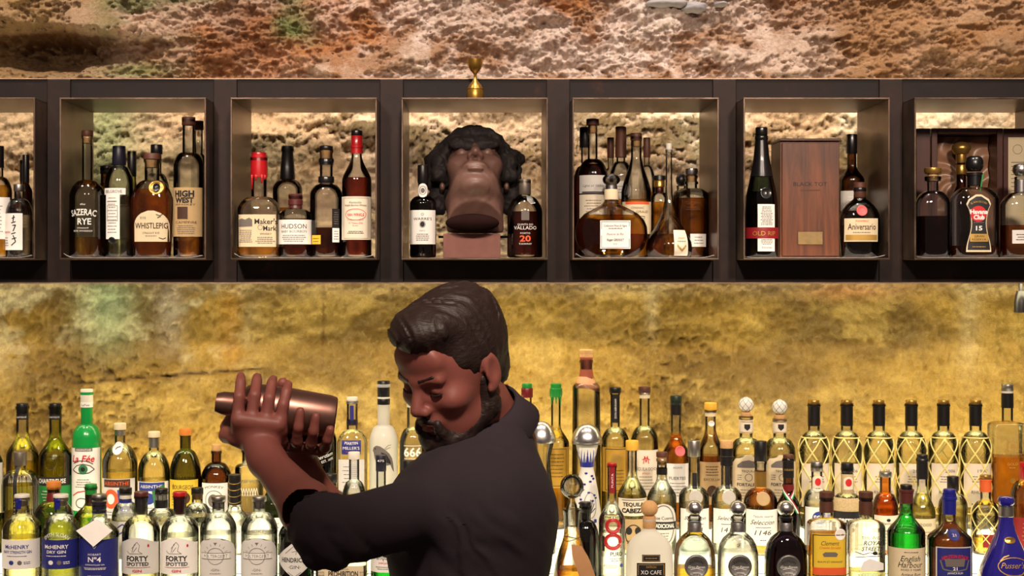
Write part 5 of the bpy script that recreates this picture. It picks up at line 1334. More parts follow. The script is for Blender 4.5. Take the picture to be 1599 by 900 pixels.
b.label('yellow_paper', 830, 896, 53, [('frame', -26, 26, 831, 895, 1.4, BR), ('Clement', 844, 7, 28, BR, {'shear': .3}), ('Creole Shrubb', 851, 4, 33, OR_, {'shear': .3}), ('poly', [(-12, 861), (-8, 858), (8, 858), (12, 861), (10, 865), (-10, 865)], 'ink_grey'), ('RHUM ET ORANGE', 873, 3, 38, BR), ('rect', -26, 26, 882, 893, OR_), ('ORIGINEL', 887.5, 4, 30, BR)])
b.medal(831, 9, 'white_paper', 'round_sticker', dx=16, th=0.001)
b = B('clear square rum bottle with brown stopper and old style black printing', 1352, 1, 830, 812, 776, 56, 20, shape='square', cross='soft', dep=0.9, liq='q_straw', level=890)
b.lat('stopper', 'brown_wood', [(768, 20), (769, 22), (780, 22), (780.5, 20), (783, 20), (783.5, 21.5), (803, 22), (804, 20)])
b.prints([('THE WILD', 836, 5, 34, K, {'dx': 4}), ('ROYAL', 844, 7, 30, K, {'shear': .3, 'dx': 6, 'bold': .02}), ('STREETS', 853, 7, 32, K, {'shear': .3, 'dx': 4, 'bold': .02}), ('strokes', [[(-22, 858), (-10, 862), (0, 859), (12, 862), (22, 858)], [(-22, 866), (22, 864)]], 1.2, K), ('poly', [(-14, 882), (-10, 873), (0, 868), (12, 872), (22, 876), (22, 886), (-14, 888)], 'ink_white'), ('disc', 8, 860, 4, 3, K), ('~', 890, 895, 2, 36, K)])
b = B('bright green rum bottle with dark capsule and cream label', 1415, 1, 832, 800, 764, 58, 20, 'g_green', 'slope', liq='q_green', level=830)
b.cap(757, 768, 18.5, 'black_plastic', name='stopper').sleeve('capsule', 'brown_wax', 764, 786, 0.0012)
b.label('cream_paper', 852, 930, 57, [('English', 867.5, 9, 30, K, {'shear': .3}), ('Harbour', 877, 9, 38, K, {'shear': .3}), ('AGED 5 YEARS', 885, 3, 32, BR), ('Antigua Rum', 892, 4.4, 30, BR, {'shear': .3}), ('~', 856, 860, 1, 30, G_)])
b = B('dark rum bottle with blue foil neck and blue and red crest label', 1482.5, 1, 842, 812, 776, 67, 19, shape='slope', cross='flat', dep=0.85, liq='q_dark', level=834)
b.cap(764, 772, 19, 'blue_foil', name='stopper').sleeve('capsule', 'blue_foil', 771, 803, 0.0012)
b.medal(832, 9, 'navy_paper', 'neck_emblem', ry=9, th=0.002, prints=[('21', 832, 4, 6, WH)])
b.label('grey_paper', 850, 898, 55, name='label_border').label('navy_paper', 851.5, 896.5, 52, [('APPLETON ESTATE', 864, 5.5, 42, RD, {'arc': 55, 'bold': .03}), ('poly', [(-16, 868), (16, 868), (14, 880), (-14, 880)], 'ink_grey'), ('strokes', [[(-22, 870), (-18, 884), (0, 888), (18, 884), (22, 870)]], 2.2, 'ink_grey'), ('21', 883, 5, 7, WH, {'bold': .03}), ('JAMAICA RUM', 890, 3.2, 24, WH)], off=0.0013)
b = B('cobalt blue bell shaped ceramic rum decanter with gold crest', 1571, 1, 0, 0, 806, 92, 20, 'cobalt_glaze', name='rum_decanter', cat='decanter', cross='flat', dep=0.78,
      prof=[(950, 84), (947, 88), (935, 90), (910, 88), (890, 80), (872, 66), (856, 51), (842, 39), (830, 30), (818, 24), (808, 22), (805, 22)])
b.lat('stopper', 'cobalt_glaze', [(775, 16), (777, 23), (781, 26), (786, 25), (790, 19), (791, 18)]).lat('neck_band', 'brushed_tin', [(790, 20), (791, 23), (806, 24), (807, 22)])
b.medal(841, 9, 'gold_metal', 'oval_badge', ry=5, th=0.001).prints([('ring', 2, 880, 24, 14, 1.2, 'ink_gold'), ("Pusser's", 878, 9, 36, GD, {'shear': .4, 'dx': 2}), ('strokes', [[(-14, 890), (-6, 894), (4, 895), (14, 892), (20, 886)], [(-18, 872), (-12, 866), (-4, 863)]], 1.6, 'ink_gold')])

# ------------------------------------------------------------------ other things on the wall shelf
g_ = thing('brass_jigger', 'small brass double ended measuring cup standing on the centre box', 'jigger', (P(742, 155, 3.645).x, 3.645, z_ot + TH + 0.0005))
k_ = 3.645 / F
h_ = lambda y: (154.6 - y) * k_
lathe('bell_cup', [(0.0, 0.0205), (0.002, 0.0215), (h_(145), 0.0205), (h_(138), 0.0185), (h_(132), 0.0145), (h_(127), 0.008), (h_(123), 0.0048), (h_(121), 0.0038)], 'brass', g_, 28)
lathe('top_cup', [(h_(121), 0.0038), (h_(116), 0.0034), (h_(113), 0.006), (h_(109), 0.0115), (h_(104), 0.0155), (h_(98), 0.0178), (h_(92), 0.0185), (h_(92) - 0.001, 0.0172), (h_(104), 0.0140), (h_(111), 0.004)], 'brass', g_, 28)
lathe('ring', [(h_(139), 0.0192), (h_(138), 0.0198), (h_(137), 0.0190)], 'brass', g_, 28)

def at_cubby(px, Y): return ((px - VX) * Y / F, Y, Z_CUBBY + LINER + 0.0004)
# wooden presentation box with brass plate
w0, w1 = (1219 - VX) * 3.66 / F, (1312 - VX) * 3.66 / F
wb = thing('wooden_box', 'upright reddish wooden gift box with branded lettering and brass plate', 'box', ((w0 + w1) / 2, 3.72, Z_CUBBY + LINER + 0.0005))
hw_, hh_ = (w1 - w0) / 2, (402 - 216) * 3.66 / F
m, nt, out = newmat('box_wood')
b_ = node(nt, 'ShaderNodeBsdfPrincipled', Roughness=0.38); nt.links.new(b_.outputs[0], out.inputs[0])
tc_ = node(nt, 'ShaderNodeTexCoord'); mp_ = node(nt, 'ShaderNodeMapping'); mp_.inputs['Scale'].default_value = (9, 9, 0.7)
nt.links.new(tc_.outputs['Object'], mp_.inputs[0])
nz_ = node(nt, 'ShaderNodeTexNoise', Scale=5.0, Detail=7.0, Roughness=0.65, Distortion=1.2); nt.links.new(mp_.outputs[0], nz_.inputs['Vector'])
cr_ = node(nt, 'ShaderNodeValToRGB')
cr_.color_ramp.elements[0].position = 0.3; cr_.color_ramp.elements[0].color = (*srgb(58, 28, 14), 1)
cr_.color_ramp.elements[1].position = 0.7; cr_.color_ramp.elements[1].color = (*srgb(116, 62, 30), 1)
nt.links.new(nz_.outputs[0], cr_.inputs[0]); nt.links.new(cr_.outputs[0], b_.inputs['Base Color'])
box('body', (-hw_, -0.052, 0), (hw_, 0.062, hh_ - 0.006), 'box_wood', wb, 0.0012)
box('sliding_front', (-hw_ + 0.004, -0.058, 0.004), (hw_ - 0.002, -0.0525, hh_ - 0.010), 'box_wood', wb, 0.001)
box('top_board', (-hw_ - 0.0015, -0.060, hh_ - 0.0055), (hw_ + 0.0015, 0.063, hh_), 'dark_wood', wb, 0.0008)
pl = box('brass_plate', (-0.030, -0.0605, (398 - 378) * 3.66 / F), (0.030, -0.0585, (398 - 358) * 3.66 / F), 'dull_brass', wb, 0.0012)
V_, F_ = layout('BLACK TOT', 0.0095, 0.080)
mesh('lettering', [(x, -0.0584, z + (402 - 287) * 3.66 / F) for x, z in V_], F_, 'ink_black', wb)
V_, F_ = layout('LAST CONSIGNMENT', 0.003, 0.05)
mesh('small_lettering', [(x, -0.0584, z + (402 - 297) * 3.66 / F) for x, z in V_], F_, 'ink_black', wb)

# open presentation case at the back of the last box
c0, c1 = (1455 - VX) * 3.80 / F, (1566 - VX) * 3.80 / F
cs = thing('presentation_case', 'dark wooden presentation case standing open behind the last box\'s bottles', 'case', ((c0 + c1) / 2, 3.84, Z_CUBBY + LINER + 0.0005))
hw_, hh_ = (c1 - c0) / 2, (402 - 199) * 3.80 / F
box('back_panel', (-hw_, 0.035, 0), (hw_, 0.040, hh_), 'dark_wood', cs, 0.001)
for s_ in (-1, 1): box('side_panel', (s_ * hw_ - (0.014 if s_ > 0 else 0), -0.040, 0), (s_ * hw_ + (0.014 if s_ < 0 else 0), 0.0345, hh_), 'dark_wood', cs, 0.001)
box('top_panel', (-hw_ + 0.0145, -0.040, hh_ - 0.014), (hw_ - 0.0145, 0.0345, hh_), 'dark_wood', cs, 0.001)
box('bottom_panel', (-hw_ + 0.0145, -0.040, 0), (hw_ - 0.0145, 0.0345, 0.012), 'dark_wood', cs, 0.001)
xs_ = np.linspace(-hw_ + 0.0155, hw_ - 0.0155, 40); zs_ = np.linspace(0.013, hh_ - 0.0155, 60)
V_ = []
for z_ in zs_:
    for x_ in xs_:
        a_ = math.atan2(z_ - hh_ * 0.62, x_); r_ = math.hypot(x_, z_ - hh_ * 0.62)
        V_.append((x_, 0.022 + 0.005 * math.sin(a_ * 9 + 2 * math.sin(r_ * 60)) * min(1, r_ * 18) - 0.006 * math.exp(-(x_ / 0.02) ** 2), z_))
n_ = len(xs_)
lin = mesh('satin_lining', V_, [(j * n_ + i, j * n_ + i + 1, (j + 1) * n_ + i + 1, (j + 1) * n_ + i) for j in range(len(zs_) - 1) for i in range(n_ - 1)], 'satin', cs)
box('wing_panel', ((1432 - VX) * 3.80 / F - (c0 + c1) / 2, -0.034, 0), (-hw_ - 0.002, -0.022, hh_), 'dark_wood', cs, 0.001)
lx0 = hw_ + 0.004; lx1 = (1640 - VX) * 3.80 / F - (c0 + c1) / 2
lid = box('lid', (lx0, -0.034, 0), (lx1, -0.018, hh_), 'dark_wood', cs, 0.001)
ins = box('certificate', (lx0 + 0.011, -0.0352, 0.010), (lx1 - 0.010, -0.0342, hh_ - 0.022), 'cream_paper', cs, 0)
v1, f1 = ring2(0.012, 0, 0.012, 0.012, 0.0012)
mesh('emblem', [(x + lx0 + 0.022, -0.0354, z + hh_ - 0.052) for x, z in v1], f1, 'ink_grey', ins)
for j in range(9):
    v1, f1 = rect2(lx0 + 0.018, lx0 + 0.085, 0, 0.0018)
    mesh('print_line', [(x, -0.0354, z + hh_ - 0.085 - 0.010 * j) for x, z in v1], f1, 'ink_grey', ins)
# the decanter bedded in the satin
dk = thing('bedded_decanter', 'gold stoppered decanter bedded in the satin of the open case', 'decanter', ((1500 - VX) * 3.82 / F, 3.815, Z_CUBBY + LINER + 0.013), 'bottles in the wall shelf')
kk = 3.826 / F
zz_ = lambda y: (394.5 - y) * kk
lathe('glass_body', [(0, 0.024), (0.004, 0.028), (zz_(330), 0.028), (zz_(310), 0.025), (zz_(298), 0.018), (zz_(290), 0.012), (zz_(256), 0.011), (zz_(254), 0.012)], 'g_brown', dk, 28)
lathe('liquid', [(0.005, 0.024), (zz_(332), 0.025), (zz_(316), 0.0235)], 'q_dark', dk, 28)
lathe('gold_stopper', [(zz_(254), 0.012), (zz_(248), 0.0135), (zz_(241), 0.013), (zz_(240), 0.0175), (zz_(233), 0.0235), (zz_(230), 0.024), (zz_(226), 0.021), (zz_(222), 0.012), (zz_(221), 0.004)], 'gold_metal', dk, 28)
lathe('neck_collar', [(zz_(272), 0.0125), (zz_(270), 0.0135), (zz_(258), 0.0135), (zz_(257), 0.0125)], 'gold_metal', dk, 28)

# white paper liners on the box floors, some with curled corners
for i, lab in ((-1, 'white paper liner on the floor of the leftmost box'), (0, 'white paper liner under the rye bottles of the second box'), (1, 'white paper liner under the red waxed bourbons of the third box'),
               (3, 'white paper liner under the cognac decanters of the fifth box'), (4, 'white paper liner under the wooden gift box'), (5, 'white paper liner under the rums of the last box')):
    lx = (X0 + PITCH * i - VX) * BOX_Y0 / F; ww = BWID * BOX_Y0 / F
    t_ = thing('paper_liner', lab, 'paper', (lx + ww / 2, 3.74, Z_CUBBY), 'paper liners in the wall shelf')
    xs_ = np.linspace(-ww / 2 + 0.004, ww / 2 - 0.006, 24); V_ = []
    for j, yy in enumerate(np.linspace(-0.134, 0.12, 10)):
        for x_ in xs_:
            curl = 0.010 * math.exp(-((x_ - xs_[0]) / 0.010) ** 2) * (1 if i in (0, 1, 3) else 0.2) * math.exp(-(yy + 0.134) / 0.03) + 0.006 * math.exp(-((x_ - xs_[-1]) / 0.014) ** 2) * math.exp(-(yy + 0.134) / 0.03)
            V_.append((x_, yy, 0.0006 + curl))
    n_ = len(xs_)
    V2 = [(x, y, z + 0.0005) for x, y, z in V_]; N_ = len(V_)
    F_ = [(j * n_ + i2, j * n_ + i2 + 1, (j + 1) * n_ + i2 + 1, (j + 1) * n_ + i2) for j in range(9) for i2 in range(n_ - 1)]
    F2 = [tuple(q + N_ for q in reversed(f)) for f in F_]
    rim = [(i2, i2 + N_, i2 + 1 + N_, i2 + 1) for i2 in range(n_ - 1)]
    mesh('sheet', V_ + V2, F_ + F2 + rim, 'white_paper', t_)

# ------------------------------------------------------------------ implicit surfaces for bodies
class Field:
    def __init__(s, lo, hi, h):
        s.lo = np.array(lo, float); s.h = h
        s.n = np.ceil((np.array(hi) - s.lo) / h).astype(int) + 1
        s.A = np.full(s.n, 0.5, np.float32)
    def region(s, c, e):
        a = np.clip(np.floor((c - e - s.lo) / s.h).astype(int), 0, s.n); b = np.clip(np.ceil((c + e - s.lo) / s.h).astype(int) + 1, 0, s.n)
        sl = tuple(slice(a[i], b[i]) for i in range(3))
        ax = [s.lo[i] + s.h * np.arange(a[i], b[i]) for i in range(3)]
        return sl, np.meshgrid(*ax, indexing='ij')
    def put(s, d, sl, k, op):
        A = s.A[sl]
        if op == 'add':
            hh = np.clip(0.5 + 0.5 * (A - d) / k, 0, 1); s.A[sl] = A * (1 - hh) + d * hh - k * hh * (1 - hh)
        elif op == 'sub':
            d = -d; hh = np.clip(0.5 - 0.5 * (A - d) / k, 0, 1); s.A[sl] = A * (1 - hh) + d * hh + k * hh * (1 - hh)
        elif op == 'int':
            hh = np.clip(0.5 - 0.5 * (A - d) / k, 0, 1); s.A[sl] = A * (1 - hh) + d * hh + k * hh * (1 - hh)
    def cone(s, a, b, ra, rb, k=0.01, op='add'):
        a, b = np.array(a, float), np.array(b, float)
        c = (a + b) / 2; e = np.abs(b - a) / 2 + max(ra, rb) + k * 1.5 + 0.006
        sl, (X, Y, Z) = s.region(c, e)
        if 0 in X.shape: return s
        ab = b - a; L = max(1e-9, ab @ ab)
        t = np.clip(((X - a[0]) * ab[0] + (Y - a[1]) * ab[1] + (Z - a[2]) * ab[2]) / L, 0, 1)
        d = np.sqrt((X - a[0] - ab[0] * t) ** 2 + (Y - a[1] - ab[1] * t) ** 2 + (Z - a[2] - ab[2] * t) ** 2) - (ra + (rb - ra) * t)
        s.put(d, sl, k, op)
        return s
    def ell(s, c, r, k=0.01, op='add', R=None):
        c, r = np.array(c, float), np.array(r, float)
        e = np.full(3, r.max()) + k * 1.5 + 0.006
        sl, (X, Y, Z) = s.region(c, e)
        if 0 in X.shape: return s
        X, Y, Z = X - c[0], Y - c[1], Z - c[2]
        if R is not None:
            X, Y, Z = (R[0, 0] * X + R[1, 0] * Y + R[2, 0] * Z, R[0, 1] * X + R[1, 1] * Y + R[2, 1] * Z, R[0, 2] * X + R[1, 2] * Y + R[2, 2] * Z)
        k0 = np.sqrt((X / r[0]) ** 2 + (Y / r[1]) ** 2 + (Z / r[2]) ** 2); k1 = np.sqrt((X / r[0] ** 2) ** 2 + (Y / r[1] ** 2) ** 2 + (Z / r[2] ** 2) ** 2)
        d = np.where(k1 > 1e-9, k0 * (k0 - 1) / np.maximum(k1, 1e-9), -r.min())
        s.put(d, sl, k, op)
        return s
    def half(s, p, nrm, k=0.004):
        """keep the side the normal points away from"""
        nrm = np.array(nrm, float) / np.linalg.norm(nrm); p = np.array(p, float)
        ax = [s.lo[i] + s.h * np.arange(s.n[i]) for i in range(3)]
        X, Y, Z = np.meshgrid(*ax, indexing='ij')
        d = (X - p[0]) * nrm[0] + (Y - p[1]) * nrm[1] + (Z - p[2]) * nrm[2]
        s.put(d, (slice(None),) * 3, k, 'int')
        return s
    def rough(s, fn):
        m = np.abs(s.A) < 0.03
        ax = [s.lo[i] + s.h * np.arange(s.n[i]) for i in range(3)]
        I = np.nonzero(m)
        s.A[m] += fn(ax[0][I[0]], ax[1][I[1]], ax[2][I[2]]).astype(np.float32)
        return s
    def mesh(s, name, material, parent=None):
        A = s.A
        S = A < 0
        n = s.n - 1
        cnt = np.zeros(n, np.int8); pos = np.zeros((*n, 3), np.float32); m = np.zeros(n, np.float32)
        offs = [(i, j, k) for i in (0, 1) for j in (0, 1) for k in (0, 1)]
        for o in offs: cnt += S[o[0]:o[0] + n[0], o[1]:o[1] + n[1], o[2]:o[2] + n[2]]
        act = (cnt > 0) & (cnt < 8)
        I = np.stack(np.nonzero(act), 1)
        acc = np.zeros((len(I), 3)); num = np.zeros(len(I))
        for a in offs:
            for ax in range(3):
                if a[ax]: continue
                b = list(a); b[ax] = 1
                va = A[I[:, 0] + a[0], I[:, 1] + a[1], I[:, 2] + a[2]]; vb = A[I[:, 0] + b[0], I[:, 1] + b[1], I[:, 2] + b[2]]
                x = (va < 0) != (vb < 0)
                t = np.where(x, va / np.where(x, va - vb, 1), 0)
                p = np.tile(np.array(a, float), (len(I), 1)); p[:, ax] += t
                acc[x] += p[x]; num[x] += 1
        V = s.lo + (I + acc / num[:, None]) * s.h
        idx = np.full(n, -1, np.int64); idx[act] = np.arange(len(I))
        Q = []
        for ax in range(3):
            u, w = (ax + 1) % 3, (ax + 2) % 3
            sl0 = [slice(None)] * 3; sl1 = [slice(None)] * 3
            sl0[ax] = slice(0, -1); sl1[ax] = slice(1, None)
            s0, s1 = S[tuple(sl0)], S[tuple(sl1)]
            E = np.stack(np.nonzero(s0 != s1), 1)
            E = E[(E[:, u] > 0) & (E[:, w] > 0) & (E[:, u] < n[u]) & (E[:, w] < n[w])]
            inside = s0[E[:, 0], E[:, 1], E[:, 2]]
            def cell(du, dw):
                e = E.copy(); e[:, u] -= du; e[:, w] -= dw
                return idx[e[:, 0], e[:, 1], e[:, 2]]
            q = np.stack([cell(1, 1), cell(0, 1), cell(0, 0), cell(1, 0)], 1)
            q[~inside] = q[~inside][:, ::-1]
            Q.append(q)
        Q = np.concatenate(Q); Q = Q[(Q >= 0).all(1)]
        me = bpy.data.meshes.new(name)
        me.vertices.add(len(V)); me.vertices.foreach_set('co', V.astype(np.float32).ravel())
        me.loops.add(Q.size); me.loops.foreach_set('vertex_index', Q.astype(np.int32).ravel())
        me.polygons.add(len(Q)); me.polygons.foreach_set('loop_start', np.arange(0, Q.size, 4, dtype=np.int32))
        me.update(calc_edges=True)
        return link(name, me, material, parent)

class Frame:
    """place head-local parts (x forward, y left, z up) in the world"""
    def __init__(s, o, fwd, up, sc=1.0):
        f = Vector(fwd).normalized(); u = Vector(up); u = (u - f * u.dot(f)).normalized(); l = u.cross(f)
        s.R = np.array([f, l, u]).T; s.o = np.array(o, float); s.s = sc
    def __call__(s, x, y, z): return s.o + s.R @ (np.array((x, y, z)) * s.s)
def head_parts(fd, T, ears=True, neck=True):
    q = T.s; R = T.R
    E = lambda c, r, k=0.012, op='add': fd.ell(T(*c), np.array(r) * q, k * q, op, R)
    C = lambda a, b, ra, rb, k=0.01, op='add': fd.cone(T(*a), T(*b), ra * q, rb * q, k * q, op)
    E((-0.018, 0, 0.030), (0.100, 0.077, 0.088), 0.01)
    E((0.030, 0, -0.020), (0.066, 0.062, 0.090), 0.02)
    E((0.030, 0, -0.080), (0.056, 0.054, 0.036), 0.025)
    C((-0.012, 0.052, -0.070), (0.064, 0.020, -0.104), 0.017, 0.016, 0.02)
    C((-0.012, -0.052, -0.070), (0.064, -0.020, -0.104), 0.017, 0.016, 0.02)
    E((0.074, 0, -0.106), (0.020, 0.024, 0.017), 0.014)
    E((0.078, 0, 0.052), (0.018, 0.050, 0.032), 0.03)
    C((0.083, 0.042, 0.018), (0.092, 0.008, 0.016), 0.009, 0.009, 0.012)
    C((0.083, -0.042, 0.018), (0.092, -0.008, 0.016), 0.009, 0.009, 0.012)
    for y in (-1, 1):
        E((0.062, 0.044 * y, -0.026), (0.024, 0.022, 0.020), 0.02)
        E((0.100, 0.031 * y, -0.001), (0.016, 0.017, 0.012), 0.012, 'sub')
        E((0.080, 0.031 * y, -0.001), (0.0125, 0.0135, 0.0115), 0.003)
    C((0.090, 0, 0.010), (0.112, 0, -0.030), 0.0085, 0.0115, 0.010)
    for y in (-1, 1): E((0.102, 0.0125 * y, -0.036), (0.011, 0.0075, 0.008), 0.006)
    for y in (-1, 1): E((0.106, 0.007 * y, -0.043), (0.0045, 0.0035, 0.004), 0.003, 'sub')
    E((0.088, 0, -0.060), (0.014, 0.026, 0.014), 0.012)
    E((0.0965, 0, -0.0635), (0.008, 0.021, 0.0048), 0.004)
    E((0.0945, 0, -0.0745), (0.008, 0.018, 0.0055), 0.004)
    C((0.104, -0.020, -0.0695), (0.104, 0.020, -0.0695), 0.0016, 0.0016, 0.003, 'sub')
    if ears:
        for y in (-1, 1):
            E((-0.012, 0.079 * y, -0.006), (0.019, 0.008, 0.032), 0.006)
            E((-0.008, 0.086 * y, -0.002), (0.011, 0.006, 0.020), 0.005, 'sub')
            E((0.000, 0.078 * y, -0.034), (0.010, 0.006, 0.009), 0.006)
    if neck: C((-0.028, 0, -0.060), (-0.050, 0, -0.190), 0.052, 0.060, 0.03)

# ------------------------------------------------------------------ sculpted head in the centre box
def build_bust():
    YB = 3.745; kb = YB / F
    root = thing('sculpted_head', 'dark bronze coloured head sculpture gazing steeply upward on a stone block', 'sculpture', ((738 - VX) * kb, YB, Z_CUBBY + 0.0005))
    X = lambda px: (px - 738) * kb
    Zp = lambda py: (403.5 - py) * kb
    box('plinth', (X(693), -0.062, 0), (X(781), 0.055, Zp(366)), 'plinth_stone', root, 0.002)
    a = math.radians(44)
    T = Frame((0.004, 0.020, Zp(276)), (0.02, -math.cos(a), math.sin(a)), (-0.02, math.sin(a), math.cos(a)), 1.0)
    fd = Field((-0.12, -0.17, Zp(366.5)), (0.12, 0.125, 0.36), 0.0026)
    head_parts(fd, T)
    fd.cone(T(-0.02, 0, -0.10), T(-0.022, 0, -0.235), 0.062, 0.074, 0.03)
    fd.half((0, -0.075, Zp(343)), (0, -0.72, -0.55))               # neck cut off at a slant towards the viewer
    fd.half((0, 0, Zp(364)), (0, 0, -1))
    fd.ell((0, -0.098, Zp(352)), (0.056, 0.05, 0.016), 0.006, 'sub')
    fd.rough(lambda x, y, z: 0.0012 * (fbm(x * 60 + y * 31, z * 60 + y * 47, 5, 3) - 0.5) * 2)
    fd.mesh('head', 'bronze_skin', root)
    # thick curls around the crown and temples
    fh = Field((-0.15, -0.12, 0.02), (0.15, 0.15, 0.37), 0.003)
    r2 = random.Random(3)
    fh.ell(T(-0.035, 0, 0.045), np.array((0.098, 0.084, 0.084)), 0.01, 'add', T.R)
    for i in range(150):
        th = r2.uniform(-PI, PI); ph = r2.uniform(-0.5, 1.3)
        d = np.array((math.cos(ph) * math.cos(th), math.cos(ph) * math.sin(th), math.sin(ph)))
        if d[0] > 0.50 and d[2] < 0.62: continue
        p = T(-0.022 + 0.094 * d[0], 0.084 * d[1], 0.030 + 0.088 * d[2])
        rr = r2.uniform(0.012, 0.021)
        fh.ell(p, (rr, rr, rr * r2.uniform(0.7, 1.1)), 0.005)
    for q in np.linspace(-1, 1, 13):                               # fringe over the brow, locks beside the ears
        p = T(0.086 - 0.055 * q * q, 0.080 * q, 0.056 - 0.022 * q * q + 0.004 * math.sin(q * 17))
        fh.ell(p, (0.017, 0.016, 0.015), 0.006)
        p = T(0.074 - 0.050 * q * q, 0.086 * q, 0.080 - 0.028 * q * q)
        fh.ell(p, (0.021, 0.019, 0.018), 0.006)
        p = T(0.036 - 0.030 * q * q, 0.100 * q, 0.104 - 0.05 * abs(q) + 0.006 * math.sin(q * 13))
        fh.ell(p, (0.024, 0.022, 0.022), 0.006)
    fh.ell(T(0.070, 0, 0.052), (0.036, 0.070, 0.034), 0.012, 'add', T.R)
    fh.ell(T(0.092, 0, 0.020), (0.016, 0.062, 0.024), 0.010, 'add', T.R)  # dark band added to the hair, painting the shade over brow and eyes
    for s_ in (-1, 1):
        for j, (fx, fy, fz) in enumerate(((0.020, 0.090, 0.05), (-0.01, 0.098, 0.04), (-0.03, 0.098, 0.01), (-0.045, 0.092, -0.02), (-0.05, 0.088, -0.05), (0.030, 0.084, 0.02), (0.02, 0.084, -0.01))):
            fh.ell(T(fx, fy * s_, fz), (0.022, 0.021, 0.022), 0.008)
    fh.half((0, 0, Zp(352)), (0, 0, -1))
    fh.rough(lambda x, y, z: 0.006 * (fbm(x * 70 + y * 41, z * 70 + y * 33, 9, 3) - 0.5) * 2)
    fh.mesh('curly_hair_brow_shade', 'bronze_hair', root)
    V_, F_ = tube_geo([(X(684), 0.03, Zp(369.5)), (X(806), 0.03, Zp(369.5))], 0.003, 8)
    mesh('support_rod', V_, F_, 'black_plastic', root)
    # solid dark lens painting the shade inside the hollow neck end
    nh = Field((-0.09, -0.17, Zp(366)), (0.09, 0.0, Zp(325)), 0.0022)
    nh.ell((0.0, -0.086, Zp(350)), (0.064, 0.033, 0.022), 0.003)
    nh.mesh('neck_hollow_shade', 'hollow_shade', root)
    return root
build_bust()

